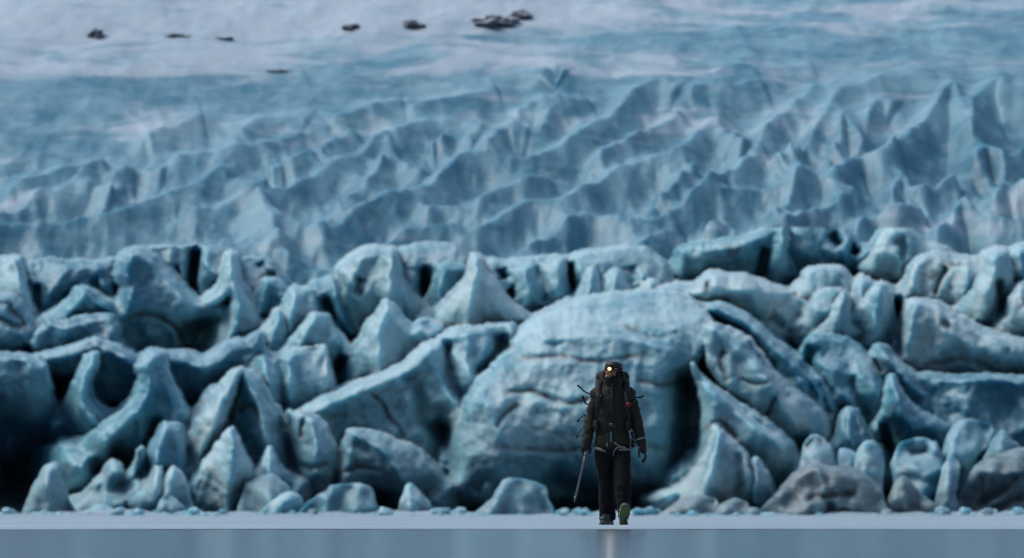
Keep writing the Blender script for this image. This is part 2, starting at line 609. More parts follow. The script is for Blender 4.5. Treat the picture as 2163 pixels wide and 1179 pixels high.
# rock showing through the snow at the top of the picture
def rock(u, v, wpx, hpx, label, seed):
    x, d = on_slope(u, v)
    k = d / F
    bm = bmesh.new()
    rg = random.Random(seed)
    for i in range(5):
        s = 1.0 if i == 0 else rg.uniform(0.25, 0.6)
        ox, oz, oy = (0, 0, 0) if i == 0 else (rg.uniform(-0.85, 0.85), rg.uniform(-0.3, 0.35), rg.uniform(-1, 1))
        got = bmesh.ops.create_icosphere(bm, subdivisions=3, radius=1.0)
        for vt in got['verts']:
            p = vt.co.copy()
            n = mnoise.fractal(p * 1.3 + Vector((seed + i * 7.7, 0, 0)), 1.0, 2.0, 4) * 0.75 + mnoise.noise(p * 4 + Vector((0, seed, 0))) * 0.25
            c = p * (1 + n) * s
            vt.co = Vector(((c.x + ox) * wpx * 0.48 * k, (c.y + oy) * hpx * 1.5 * k, (c.z * 0.34 + oz * 0.5) * hpx * k))
    me = bpy.data.meshes.new('rock_outcrop')
    bm.to_mesh(me); bm.free()
    o = link_mesh('rock_outcrop', me, M['rock'], smooth_shade=False)
    o.location = (x, d, ground_z(x, d) - hpx * 0.10 * k)
    tag(o, label, 'rock', 'rocks showing through the upper snow')


for a in [
    (1042, 38, 92, 44, 'largest dark rock outcrop in the snow near the top centre', 1.0),
    (1092, 14, 46, 30, 'dark rock at the top edge, just right of the largest outcrop', 2.0),
    (872, 52, 46, 26, 'rounded dark rock left of the largest outcrop', 3.0),
    (742, 58, 34, 22, 'small dark rock between the two snow streaks, left of the rounded rock', 4.0),
    (205, 66, 30, 30, 'pair-like dark rock high on the left snow shoulder', 5.0),
    (376, 72, 44, 10, 'thin flat rock band in the snow, upper left', 7.0),
    (470, 72, 40, 8, 'second thin flat rock band, right of the first one', 8.0),
    (585, 135, 60, 9, 'low dark rock streak at the lower snow edge, left of centre', 12.0),
]:
    rock(*a)

# ---------------------------------------------------------------- seracs of the ice front, each an object of its own
RF = 1.5
FRONT = []
FIELD = []


def lean_off(v, top, bot, lean, under):
    """upper faces lean back, the foot is melted in under them"""
    h = bot - top
    f = np.clip((v - top) / h, 0, 1)
    return h * (lean * 1.5 * (1 - f) ** 1.7 + under * smooth(0.45, 1.05, f) * 0.8)


def serac(name, label, d, mat, poly, ar=(), gr=(), B=26, w=34, lean=0.30, prof=None, drop=0, na=1.0, step=6.2, fac=0.8, deep=None, under=0.45, convex=False,
          cat='serac', group='seracs of the glacier front'):
    """poly: outline in photo pixels, set up at distance d; ar: crests standing proud (points, height, width) and
    gr: clefts (points, depth, width), all in pixel lengths at that distance; the body has a front and a back"""
    if cat != 'ice block':
        FIELD.append(dict(name=name, label=label, cat=cat, group=group, d=d, mat=mat, poly=np.array(poly, float), ar=ar, gr=gr, B=B * RF, w=w, lean=lean, prof=prof, na=na, fac=fac, under=under, convex=convex))
        return None
    k = d / F
    B = B * RF
    ar = [(p, h * RF * 1.35, w_ * 1.5) for p, h, w_ in ar]
    gr = [(p, h * RF, w_) for p, h, w_ in gr]
    seed = (sum(poly[0]) * 0.137 + d * 0.61) % 97
    pl = np.array(poly, float)
    if drop:
        top = pl[:, 1].min()
        h = pl[:, 1].max() - top
        f = smooth(0.72, 0.95, (pl[:, 1] - top) / h)
        pl[:, 1] += drop * f
    nx = np.roll(pl, -1, 0)
    lin = np.concatenate([[a + (b - a) * j / 5 for j in range(5)] for a, b in zip(pl, nx)])
    C = 0.35 * catmull(pl, 5, closed=True) + 0.65 * lin
    cum = np.arange(len(C))
    C = C + 3.4 * na * np.stack([fbm(C[:, 0] / 20, C[:, 1] / 20, seed, 3, 0.6), fbm(C[:, 0] / 20, C[:, 1] / 20, seed + 9, 3, 0.6)], 1)
    # interior points
    x0, y0 = C.min(0); x1, y1 = C.max(0)
    gx = np.arange(x0 + step / 2, x1, step); gy = np.arange(y0 + step / 2, y1, step)
    G = np.stack(np.meshgrid(gx, gy), -1).reshape(-1, 2)
    G = G + RNG.uniform(-0.28, 0.28, G.shape) * step
    A, Bq = C, np.roll(C, -1, 0)
    ins = np.zeros(len(G), bool)
    for (ax, ay), (bx, by) in zip(A, Bq):
        c = ((ay > G[:, 1]) != (by > G[:, 1]))
        if c.any():
            xi = ax + (G[:, 1] - ay) * (bx - ax) / ((by - ay) if by != ay else 1e-9)
            ins ^= c & (G[:, 0] < xi)
    G = G[ins]
    if len(G):
        G = G[seg_dist(G, C, True)[0] > step * 0.4]
    # crests run through the mesh as rows of points, so that they stay sharp
    arl = []
    for p, hh, ww in ar:
        c = catmull(p, 8)
        c = c + 5.0 * np.stack([fbm(c[:, 0] / 28, c[:, 1] / 28, seed + 2, 3, 0.6), fbm(c[:, 0] / 28, c[:, 1] / 28, seed + 4, 3, 0.6)], 1)
        arl.append((c, hh, ww))
    E = []
    for c, _, _ in arl:
        L_ = np.concatenate([[0], np.cumsum(np.linalg.norm(np.diff(c, axis=0), axis=1))])
        s_ = np.arange(0, L_[-1], 4.5)
        e = np.stack([np.interp(s_, L_, c[:, 0]), np.interp(s_, L_, c[:, 1])], 1)
        inn = np.zeros(len(e), bool)
        for (ax, ay), (bx, by) in zip(A, Bq):
            cc = ((ay > e[:, 1]) != (by > e[:, 1]))
            if cc.any():
                xi = ax + (e[:, 1] - ay) * (bx - ax) / ((by - ay) if by != ay else 1e-9)
                inn ^= cc & (e[:, 0] < xi)
        e = e[inn]
        if len(e):
            e = e[seg_dist(e, C, True)[0] > 2.0]
        if len(e):
            E.append(e)
            if len(G):
                G = G[seg_dist(G, c)[0] > 3.2]
    pts = np.concatenate([C, G] + E)
    nC = len(C)
    res = delaunay_2d_cdt([Vector(p) for p in pts], [], [list(range(nC))], 1, 1e-4)
    Q = np.array([tuple(v) for v in res[0]])
    T = [tuple(f) for f in res[2]]
    cnt = {}
    for f in T:
        for i in range(len(f)):
            e = tuple(sorted((f[i], f[(i + 1) % len(f)])))
            cnt[e] = cnt.get(e, 0) + 1
    bd = set(i for e, c in cnt.items() if c == 1 for i in e)
    db = seg_dist(Q, C, True)[0]
    q = np.clip(db / w, 0, 1)
    q1 = np.clip(db / 12.0, 0, 1)
    q2 = np.clip(db / (2.2 * w), 0, 1)
    if len(ar) and not convex:                 # fins and peaks: thin crisp edges, scooped faces between the crests
        t = B * (0.06 * np.sqrt(np.maximum(0, 1 - (1 - np.clip(db / 5.0, 0, 1)) ** 2)) - 0.30 * q2)
    else:
        t = B * (0.16 * np.sqrt(np.maximum(0, 1 - (1 - q1) ** 2)) + 0.34 * np.sqrt(np.maximum(0, 1 - (1 - q) ** 2)) + 0.60 * q2)
    edge = np.clip(db / 6.0, 0, 1)
    edge2 = np.clip(db / 14.0, 0.22, 1)
    silt = np.zeros(len(Q))
    u_, v_ = Q[:, 0], Q[:, 1]
    wq = Q + 5.0 * np.stack([fbm(u_ / 35, v_ / 35, seed, 2), fbm(u_ / 35, v_ / 35, seed + 5, 2)], 1)
    for c, hgt, wid in arl:
        da, s = seg_dist(Q, c)
        t = t + hgt * np.exp(-da / wid) * edge2
    for p, dep, wid in gr:
        da, s = seg_dist(wq, catmull(p, 5))
        if wid <= 7:
            silt = np.maximum(silt, np.exp(-(da / (wid * 0.85)) ** 2))
        t = t - dep * np.exp(-(da / wid) ** 2) * smooth(-0.02, 0.12, s) * smooth(1.02, 0.88, s) * edge
    f1 = worley(wq[:, 0] / 78 + seed, wq[:, 1] / 105 + 0.3 * wq[:, 0] / 78, seed)
    f2 = worley(wq[:, 0] / 30, wq[:, 1] / 40, seed + 2)
    t = t + fac * edge * (26 * (np.clip(f1, 0, 1) - 0.45) + 13 * (np.clip(f2, 0, 1) - 0.45))
    rel = fbm(u_ / 75, v_ / 75, seed, 2) * 20 + (ridged(u_ / 55, v_ / 90, seed + 3, 1) - 0.5) * 12 + fbm(u_ / 22, v_ / 22, seed + 7, 2) * 2.2
    t = t + rel * na * edge * 1.25
    # hewn facets: the lower envelope of a few tilted planes
    rg = np.random.default_rng(int(seed * 1000))
    ctr = Q[rg.integers(0, len(Q), 14)]
    gd = rg.normal(size=(14, 2)) * np.array([0.8, 0.5])
    env = np.min([gd[i] @ (wq - ctr[i]).T + rg.uniform(0, 10) for i in range(14)], axis=0)
    env = np.maximum(env, -70)
    t = t + fac * 0.6 * (env - np.median(env)) * edge * np.clip(db / 22.0, 0.15, 1)
    ybot = pl[:, 1].max()
    if prof is None:
        off = lean_off(v_, pl[:, 1].min(), ybot, lean, under)
    else:
        pr = sorted(prof)
        off = np.interp(v_, [a for a, _ in pr], [b for _, b in pr])
    if deep is None:
        deep = 70 if ('fin' in name or 'spire' in name) else 190
    FRONT.append((C.copy(), d, (lambda vv, pr=prof, l=lean, yb=ybot, yt=pl[:, 1].min(), un=under: lean_off(vv, yt, yb, l, un) if pr is None else np.interp(vv, [a for a, _ in sorted(pr)], [b for _, b in sorted(pr)]))))
    tb = 0.9 * B * np.sqrt(np.maximum(0, 1 - (1 - q) ** 2)) + deep * np.clip(db / 2.5, 0, 1)
    a_, b_ = ray(u_, v_)
    yf = d + (off - t) * k
    yb = d + (off + tb) * k
    Vf = np.stack([a_ * yf, yf, CAMH + b_ * yf], 1)
    Vb = np.stack([a_ * yb, yb, CAMH + b_ * yb], 1)
    n = len(Q)
    idx = np.arange(n) + n
    for i in bd:
        idx[i] = i
    V = np.concatenate([Vf, Vb])
    # orientation: pixel y points down, so turn the triangles to face the camera
    Fc = []
    for f in T:
        a, b, c = (Q[f[0]], Q[f[1]], Q[f[2]])
        cr = (b[0] - a[0]) * (c[1] - a[1]) - (b[1] - a[1]) * (c[0] - a[0])
        ff = f if cr < 0 else f[::-1]
        Fc.append(tuple(ff))
        Fc.append(tuple(idx[i] for i in ff[::-1]))
    base = np.array([(a_[bi] * d) for bi in range(n)]).mean()
    org = Vector((float(Vf[:, 0].mean()), d, max(0.0, float(V[:, 2].min()))))
    V = V - np.array(org)
    me = bpy.data.meshes.new(name)
    me.from_pydata([tuple(v) for v in V], [], Fc)
    me.update()
    sa = me.attributes.new('silt', 'FLOAT', 'POINT')
    sa.data.foreach_set('value', np.concatenate([silt, silt]).astype(np.float32))
    bm = bmesh.new(); bm.from_mesh(me)
    bmesh.ops.delete(bm, geom=[v for v in bm.verts if not v.link_faces], context='VERTS')
    bm.to_mesh(me); bm.free()
    o = link_mesh(name, me, M[mat])
    o.location = org
    tag(o, label, cat, group)
    return o


def block(label, d, mat, poly, **kw):
    kw.setdefault('lean', 0.35); kw.setdefault('under', 0.1); kw.setdefault('convex', not kw.get('ar')); kw.setdefault('fac', 1.25); kw.setdefault('B', 22); kw.setdefault('w', 26)
    return serac('ice_block', label, d, mat, poly, cat='ice block', group='ice blocks at the glacier foot', **kw)


# ---- back row, left
serac('ice_wall', 'pale leaning ice wall at the far left edge, below the ridges', 290, 'pale',
      [(-60, 570), (-20, 556), (8, 548), (28, 540), (42, 545), (50, 575), (58, 620), (75, 680), (70, 760), (-60, 770)],
      ar=[([(30, 542), (44, 600), (60, 660)], 22, 14)], drop=60)
serac('ice_wall', 'broad blue-grey ice hump with a flat top, left of the tall buttress', 295, 'slate',
      [(52, 566), (100, 548), (170, 553), (205, 552), (240, 545), (260, 560), (264, 600), (262, 640), (240, 690), (200, 730), (90, 730), (72, 650)],
      ar=[([(150, 560), (110, 610), (85, 670)], 18, 20), ([(205, 555), (215, 600), (250, 640)], 12, 14)],
      gr=[([(195, 585), (210, 615), (240, 635)], 14, 10)], drop=60)
serac('ice_fin', 'small curved ice fin in front of the broad hump, upper left', 284, 'blue',
      [(112, 680), (135, 655), (152, 635), (165, 608), (180, 604), (205, 625), (242, 650), (240, 700), (160, 705), (118, 700)],
      ar=[([(172, 606), (155, 640), (118, 678)], 26, 10), ([(185, 612), (240, 655)], 12, 12)], drop=50)
serac('ice_mound', 'smooth slate ice mound low in front of the small curved fin', 280, 'slate',
      [(68, 740), (80, 700), (100, 672), (130, 680), (170, 668), (215, 660), (245, 665), (250, 700), (225, 740), (150, 770), (75, 770)],
      ar=[([(100, 674), (140, 690), (240, 668)], 12, 18)], drop=60)
serac('ice_mound', 'striped ice bulge at the far left below the leaning wall', 281, 'slate',
      [(-60, 640), (-10, 625), (20, 618), (45, 640), (62, 680), (78, 720), (70, 760), (20, 775), (-60, 775)],
      gr=[([(-10, 640), (20, 648), (60, 700)], 10, 6), ([(-20, 670), (15, 680), (50, 695)], 16, 7)], drop=50)
serac('ice_wall', 'back ridge of ice with a deep dark vertical slot, upper left', 298, 'slate',
      [(270, 545), (300, 528), (350, 520), (400, 516), (440, 519), (475, 530), (492, 560), (490, 620), (450, 650), (400, 650), (350, 600), (300, 570)],
      gr=[([(417, 522), (410, 560), (406, 600), (416, 640)], 90, 12), ([(372, 560), (378, 590)], 22, 6)],
      ar=[([(425, 535), (440, 570), (470, 585)], 20, 9)], drop=60)
serac('ice_buttress', 'tall blue-grey ice buttress with an arched crease across its face, left', 285, 'slate',
      [(246, 580), (262, 537), (276, 527), (300, 532), (332, 548), (370, 590), (396, 626), (412, 645), (440, 648), (470, 640), (492, 650),
       (484, 700), (445, 748), (400, 765), (330, 760), (262, 745), (234, 702), (228, 690), (240, 662), (258, 640), (265, 605)],
      ar=[([(274, 528), (268, 600), (258, 640), (233, 692), (250, 730)], 26, 11), ([(300, 534), (340, 590), (400, 640)], 12, 26)],
      gr=[([(275, 670), (310, 664), (350, 675), (382, 705), (398, 750)], 16, 6), ([(425, 670), (430, 710), (420, 750)], 60, 26)], B=34, w=46, drop=70)
serac('ice_wall', 'smooth ice wall right of the bright knife-edge fin, upper left', 296, 'slate',
      [(496, 548), (520, 545), (545, 540), (565, 548), (600, 580), (618, 610), (606, 660), (545, 705), (515, 660), (500, 605)],
      gr=[([(548, 550), (560, 580), (585, 590)], 18, 10)], drop=60)
serac('ice_fin', 'knife-edge ice fin with a bright cream rim, upper left', 283, 'pale',
      [(440, 640), (462, 615), (474, 585), (479, 550), (482, 534), (488, 533), (497, 562), (501, 592), (516, 620), (530, 650), (541, 690), (548, 722),
       (505, 732), (462, 738), (440, 755), (468, 715), (486, 680), (491, 640), (484, 622), (462, 634)],
      ar=[([(484, 536), (490, 580), (499, 620), (502, 660), (490, 705), (465, 735)], 30, 8)], B=16, w=20, drop=30)
serac('ice_block', 'rounded ice tooth with a pale left edge, beside the knife-edge fin', 287, 'blue',
      [(533, 665), (540, 638), (548, 605), (560, 588), (577, 590), (600, 605), (613, 632), (605, 700), (550, 710)],
      ar=[([(560, 590), (547, 640), (542, 690)], 24, 10)], drop=60)
serac('ice_tooth', 'pale square-topped ice tooth, highest of the three stepped teeth', 278, 'pale',
      [(598, 690), (601, 650), (612, 620), (622, 608), (634, 616), (648, 611), (660, 611), (665, 650), (668, 720), (640, 750), (600, 745)],
      ar=[([(620, 610), (612, 660), (606, 720)], 26, 9)], drop=70)
serac('ice_fin', 'brownish dirty ice fin left of the three stepped teeth', 276, 'cream',
      [(520, 775), (545, 722), (570, 677), (580, 655), (592, 651), (605, 680), (604, 740), (595, 770), (540, 800)],
      ar=[([(583, 655), (575, 710), (560, 770)], 24, 10), ([(595, 660), (598, 740)], 14, 7)], drop=50)
serac('ice_tooth', 'pointed pale ice tooth, the middle one of the three stepped teeth', 272, 'pale',
      [(602, 765), (620, 722), (640, 690), (655, 668), (667, 661), (690, 672), (710, 712), (706, 735), (672, 732), (640, 745), (620, 780)],
      ar=[([(658, 666), (640, 705), (618, 755)], 26, 10)], drop=90)
serac('ice_wall', 'twin blue ice shards behind the stepped teeth', 284, 'blue',
      [(655, 630), (662, 598), (680, 602), (700, 585), (715, 600), (732, 640), (745, 700), (742, 770), (705, 750), (690, 690), (668, 660)],
      ar=[([(664, 600), (672, 660)], 18, 9), ([(702, 588), (712, 650), (722, 720)], 28, 9)], drop=60)
serac('ice_block', 'pale blue ice block with flat top, lowest of the three stepped teeth', 266, 'pale',
      [(508, 800), (516, 766), (540, 746), (560, 741), (592, 756), (620, 736), (660, 731), (685, 727), (693, 780), (698, 830), (702, 885), (630, 900), (565, 870), (535, 835)],
      ar=[([(552, 744), (566, 800), (572, 862)], 30, 10), ([(620, 738), (610, 800), (612, 860)], 18, 14)],
      gr=[([(592, 758), (598, 810), (600, 870)], 24, 9)], drop=40)

# ---- front row, left
serac('ice_wall', 'long scalloped ice wall with a dark hollow under it, far left', 272, 'slate',
      [(-60, 752), (0, 750), (60, 756), (100, 746), (150, 735), (190, 722), (206, 713), (225, 724), (250, 735), (272, 747), (296, 772), (300, 850), (300, 930), (280, 1010), (-60, 1010)],
      ar=[([(-40, 754), (60, 758), (150, 738), (206, 716), (250, 738), (290, 770)], 20, 10)],
      gr=[([(145, 790), (135, 850), (140, 950)], 50, 30), ([(240, 850), (235, 920)], 16, 30)],
      prof=[(710, 30), (750, 0), (790, 10), (850, 70), (920, 190), (1010, 320)], B=20)
serac('ice_lobe', 'smooth blue ice lobe hanging at the far left edge', 266, 'slate',
      [(-60, 758), (0, 756), (60, 760), (98, 772), (104, 830), (92, 872), (64, 900), (40, 915), (22, 880), (5, 835), (-60, 800)],
      B=34, w=48, lean=-0.12)
serac('ice_fin', 'sickle-shaped pale ice fin standing in the dark hollow, left', 263, 'blue',
      [(207, 743), (203, 775), (188, 802), (183, 840), (192, 860), (207, 880), (222, 898), (232, 925), (222, 950), (195, 955), (165, 922), (150, 890), (147, 850), (160, 810), (171, 776), (186, 750)],
      ar=[([(204, 746), (186, 795), (178, 845), (200, 890), (222, 915)], 26, 9)], B=18, w=22)
serac('ice_wall', 'saddle-shaped ice wall with a dark shaded face, left of the big cone', 267, 'slate',
      [(340, 752), (370, 750), (402, 752), (432, 763), (460, 746), (490, 723), (522, 722), (548, 703), (556, 740), (508, 800), (475, 845), (442, 868), (400, 890), (372, 855), (352, 800)],
      ar=[([(345, 752), (402, 755), (432, 765), (490, 726), (545, 706)], 22, 12)], prof=[(700, 40), (760, 0), (830, 40), (900, 140)], B=14, drop=60)
serac('ice_fin', 'long sweeping ice arm with a bright curved rim running down to the left', 257, 'blue',
      [(330, 740), (345, 748), (353, 782), (371, 830), (386, 872), (382, 902), (352, 918), (332, 942), (302, 962), (282, 978), (276, 994), (240, 992), (212, 1016), (186, 1023),
       (168, 1010), (160, 985), (172, 963), (200, 944), (226, 914), (260, 880), (285, 850), (298, 820), (302, 792), (293, 776), (313, 745)],
      ar=[([(326, 742), (312, 775), (305, 815), (285, 852), (240, 900), (180, 965)], 34, 11), ([(345, 752), (365, 830), (384, 890)], 8, 12)],
      gr=[([(285, 880), (290, 920), (275, 970)], 14, 8)], B=26, w=40)
serac('ice_block', 'dark-faced ice block with a pale left edge, under the sweeping arm', 252, 'slate',
      [(313, 975), (324, 930), (338, 902), (350, 891), (386, 900), (391, 950), (388, 1000), (370, 1030), (340, 1030), (318, 1010)],
      ar=[([(347, 893), (332, 940), (324, 1000)], 30, 9)], drop=40)
serac('ice_fin', 'slender slate ice blade leaning behind the big cone', 262, 'slate',
      [(392, 900), (420, 852), (440, 822), (456, 806), (466, 815), (452, 852), (424, 905), (402, 940)],
      ar=[([(455, 809), (425, 862), (402, 915)], 16, 8)], B=14, w=14, drop=40)
serac('ice_fin', 'long pale ice blade leaning against the left side of the big cone', 253, 'cream',
      [(502, 780), (512, 778), (497, 830), (472, 890), (447, 950), (432, 975), (424, 1010), (402, 1016), (387, 998), (395, 965), (410, 930), (421, 890), (441, 860), (466, 820), (486, 795)],
      ar=[([(505, 782), (470, 850), (435, 930), (410, 1000)], 20, 10)], B=16, w=18, drop=20)
serac('ice_cone', 'big pale ice cone with a shaded right flank, left of the long slope', 256, 'pale',
      [(468, 905), (484, 845), (494, 812), (502, 790), (513, 778), (527, 785), (546, 800), (566, 835), (586, 870), (606, 910), (617, 950), (624, 1010), (610, 1060), (480, 1060), (458, 970)],
      ar=[([(510, 782), (535, 830), (556, 880), (566, 950), (572, 1010)], 52, 18)],
      gr=[([(498, 870), (530, 858), (545, 880)], 12, 7), ([(485, 840), (472, 900), (455, 960)], 30, 9)], B=30, w=40)
serac('ice_cone', 'bright faceted ice cone standing in front of the big cone', 250, 'pale',
      [(390, 1092), (410, 1032), (426, 990), (446, 958), (466, 925), (482, 905), (492, 899), (505, 938), (525, 972), (528, 1000), (514, 1035), (520, 1094), (440, 1097)],
      ar=[([(488, 901), (489, 950), (484, 1010), (480, 1080)], 46, 20)], B=24, w=30)
serac('ice_spire', 'thin pale ice spire at the right foot of the big cone', 250, 'pale',
      [(554, 1005), (562, 960), (567, 938), (575, 945), (583, 980), (598, 1015), (596, 1040), (555, 1040)],
      ar=[([(568, 940), (568, 1020)], 16, 7)], B=12, w=12, drop=50)
serac('ice_spire', 'needle-thin ice spire under the sweeping arm', 250, 'grey',
      [(266, 1050), (280, 1005), (292, 965), (300, 939), (304, 960), (299, 1000), (308, 1050)], B=10, w=10,
      ar=[([(299, 942), (285, 1040)], 12, 6)], drop=45)
serac('ice_spire', 'short cream ice spire left of the dark-faced block foot', 249, 'cream',
      [(303, 1058), (318, 1006), (329, 985), (340, 985), (346, 1012), (352, 1045), (344, 1070), (310, 1070)], B=14, w=14,
      ar=[([(333, 987), (325, 1060)], 14, 8)], drop=30)
serac('ice_mound', 'grey ice mound leaning under the sweeping arm, left', 251, 'grey',
      [(192, 1075), (205, 1025), (225, 986), (241, 969), (256, 980), (260, 1020), (270, 1065), (265, 1095), (195, 1095)],
      ar=[([(240, 972), (225, 1030), (215, 1080)], 20, 12)])

# ---- centre left
serac('ice_wall', 'ice wall with a dark central slot, behind the pointed pale peak', 291, 'slate',
      [(832, 540), (870, 520), (920, 514), (960, 520), (990, 545), (985, 600), (965, 645), (945, 690), (915, 700), (880, 690), (855, 655), (845, 600)],
      gr=[([(895, 560), (900, 610), (906, 660), (910, 690)], 80, 14)], drop=60)
serac('ice_block', 'round-shouldered blue ice block right of the dark slot', 285, 'blue',
      [(912, 645), (918, 592), (930, 562), (950, 552), (985, 560), (992, 600), (965, 660), (935, 700), (914, 690)],
      ar=[([(930, 565), (922, 620), (925, 680)], 16, 10)], drop=50)
serac('ice_peak', 'dirty cream ice peak with dark hollows, upper centre left', 283, 'cream',
      [(722, 572), (740, 552), (770, 530), (800, 524), (832, 531), (840, 552), (846, 592), (859, 642), (854, 685), (822, 660), (800, 680), (770, 710), (748, 705), (735, 645), (729, 600)],
      ar=[([(832, 534), (822, 600), (830, 660)], 34, 12), ([(760, 540), (745, 600)], 14, 10)],
      gr=[([(765, 580), (755, 610), (770, 620)], 26, 9)], drop=60)
serac('ice_peak', 'pale blue pyramid-shaped ice peak above the long slope, centre left', 272, 'pale',
      [(732, 840), (740, 782), (760, 731), (785, 680), (805, 650), (818, 634), (830, 645), (846, 672), (870, 690), (890, 679), (906, 677), (935, 697), (912, 735), (866, 785), (800, 830), (745, 860)],
      ar=[([(815, 637), (803, 690), (798, 740), (800, 800)], 42, 22), ([(830, 646), (870, 692), (905, 700)], 14, 14)], drop=30)
serac('ice_cone', 'cream ice cone with a stained foot, right of the dark slot', 278, 'cream',
      [(925, 700), (945, 656), (965, 620), (985, 590), (993, 560), (1003, 542), (1012, 551), (1025, 576), (1045, 600), (1056, 640), (1068, 675), (1050, 710), (980, 715)],
      ar=[([(1003, 545), (998, 600), (990, 650), (985, 700)], 36, 14)], drop=30)
serac('ice_wall', 'pale ice wall pierced by two dark holes, upper centre', 287, 'pale',
      [(1008, 565), (1040, 552), (1062, 560), (1100, 555), (1150, 547), (1195, 543), (1198, 590), (1205, 650), (1160, 665), (1110, 675), (1060, 690), (1040, 645)],
      gr=[([(1058, 566), (1064, 580), (1068, 592)], 60, 9), ([(1070, 608), (1076, 622), (1078, 632)], 60, 10), ([(1130, 560), (1150, 600), (1150, 640)], 22, 9)],
      ar=[([(1105, 558), (1115, 620), (1105, 665)], 22, 14), ([(1175, 548), (1180, 620)], 18, 12)], drop=40)
serac('ice_wall', 'pale ice wall right of the narrow dark cleft, above the dome', 289, 'pale',
      [(1186, 590), (1190, 550), (1215, 544), (1255, 535), (1290, 530), (1330, 520), (1360, 530), (1400, 560), (1400, 620), (1340, 660), (1260, 670), (1215, 665), (1195, 640)],
      gr=[([(1196, 550), (1204, 590), (1211, 645)], 95, 10), ([(1330, 560), (1340, 600)], 20, 12)], drop=20)
serac('ice_cone', 'small pale ice cone above the dome, leftmost of three', 282, 'pale',
      [(1218, 660), (1231, 602), (1248, 564), (1260, 575), (1268, 660)], ar=[([(1248, 567), (1240, 645)], 20, 9)], B=16, w=16)
serac('ice_cone', 'rounded pale ice cone above the dome, middle of three', 282, 'pale',
      [(1268, 655), (1283, 590), (1297, 567), (1312, 578), (1323, 620), (1325, 655)], ar=[([(1297, 570), (1290, 640)], 20, 10)], B=16, w=16)
serac('ice_cone', 'lowest pale ice cone above the dome, rightmost of three', 281, 'pale',
      [(1345, 650), (1362, 602), (1377, 586), (1390, 600), (1402, 650)], ar=[([(1376, 589), (1370, 640)], 18, 9)], B=14, w=14)
serac('ice_slope', 'long sloping ice ridge with a teal crescent cleft, left of the dome', 262, 'pale',
      [(640, 870), (660, 857), (700, 836), (743, 820), (800, 797), (860, 767), (900, 730), (933, 713), (967, 697), (1033, 687), (1078, 685), (1084, 705), (1078, 735), (1046, 772), (1020, 805),
       (1004, 850), (992, 900), (985, 960), (975, 1020), (950, 1060), (900, 1060), (850, 1000), (820, 945), (765, 915), (735, 925), (718, 950), (690, 930), (668, 905)],
      ar=[([(650, 866), (743, 824), (860, 770), (900, 733)], 26, 14), ([(900, 733), (925, 790), (960, 850), (978, 900)], 30, 16), ([(990, 700), (985, 760), (996, 800)], 20, 12)],
      gr=[([(948, 715), (944, 755), (955, 805), (984, 855)], 70, 13), ([(1064, 700), (1050, 745), (1008, 800)], 80, 16),
          ([(862, 780), (890, 840), (900, 890), (930, 910), (955, 900)], 30, 14), ([(790, 830), (830, 890), (860, 930)], 10, 5),
          ([(930, 850), (935, 930), (945, 1000)], 46, 26)], B=34, w=40, step=6.5,
      prof=[(680, 150), (760, 70), (850, 10), (930, 0), (1060, 10)])
serac('ice_block', 'cream fluted ice block with a torn top at the left end of the long slope', 255, 'cream',
      [(608, 905), (611, 869), (622, 873), (640, 868), (670, 880), (690, 900), (697, 925), (706, 960), (714, 1020), (705, 1060), (650, 1060), (630, 1010), (617, 960)],
      ar=[([(655, 874), (664, 930), (668, 1000)], 28, 14)], gr=[([(625, 985), (660, 990), (690, 978)], 14, 6), ([(640, 880), (636, 930)], 12, 5)], drop=20)
serac('ice_block', 'wedge-shaped ice block with a broad sloping grey face, below the long slope', 254, 'grey',
      [(716, 990), (728, 935), (740, 908), (770, 904), (800, 915), (846, 935), (882, 950), (908, 982), (922, 1015), (920, 1060), (880, 1070), (852, 1035), (830, 1012), (780, 1005), (745, 1030), (718, 1030)],
      ar=[([(738, 910), (790, 940), (830, 975), (850, 1010)], 34, 16)], gr=[([(720, 1000), (760, 985), (820, 1000)], 14, 6)], drop=25)

# ---- the dome
serac('ice_dome', 'huge rounded ice dome with dark debris lines, directly behind the mountaineer', 258, 'pale',
      [(985, 850), (1002, 815), (1040, 775), (1076, 742), (1092, 714), (1118, 688), (1158, 664), (1208, 646), (1268, 628), (1325, 619), (1400, 617), (1455, 630), (1492, 658), (1514, 700),
       (1512, 728), (1492, 745), (1474, 765), (1468, 800), (1472, 860), (1472, 930), (1462, 1000), (1446, 1060), (1420, 1096), (1160, 1098), (1100, 1098), (960, 1096), (930, 1075), (945, 1035), (970, 985), (980, 930)],
      ar=[([(1150, 720), (1230, 712), (1330, 715), (1420, 740)], 22, 26), ([(1030, 860), (1060, 960), (1020, 1060)], 20, 30)],
      gr=[([(1062, 832), (1110, 822), (1160, 842), (1210, 850), (1262, 838)], 11, 6), ([(1045, 905), (1062, 880), (1095, 850)], 10, 6),
          ([(1050, 945), (1120, 948), (1190, 952), (1300, 938), (1400, 945)], 5, 6), ([(1090, 760), (1180, 752), (1260, 765), (1360, 748)], 5, 6), ([(1340, 800), (1400, 815), (1440, 800)], 5, 6), ([(1440, 770), (1448, 850), (1440, 960), (1420, 1060)], 110, 26),
          ([(1000, 1040), (1030, 1010), (1060, 1060)], 26, 12), ([(1150, 1000), (1200, 1030), (1300, 1050), (1400, 1040)], 60, 26),
          ([(1120, 700), (1150, 725), (1200, 720)], 14, 8), ([(1320, 690), (1390, 712), (1440, 700)], 12, 6)],
      B=70, w=110, prof=[(600, 460), (640, 310), (680, 200), (720, 120), (770, 55), (850, 5), (900, 0), (960, 10), (1020, 60), (1060, 130), (1100, 200)], step=7.0, fac=0.40, convex=True)

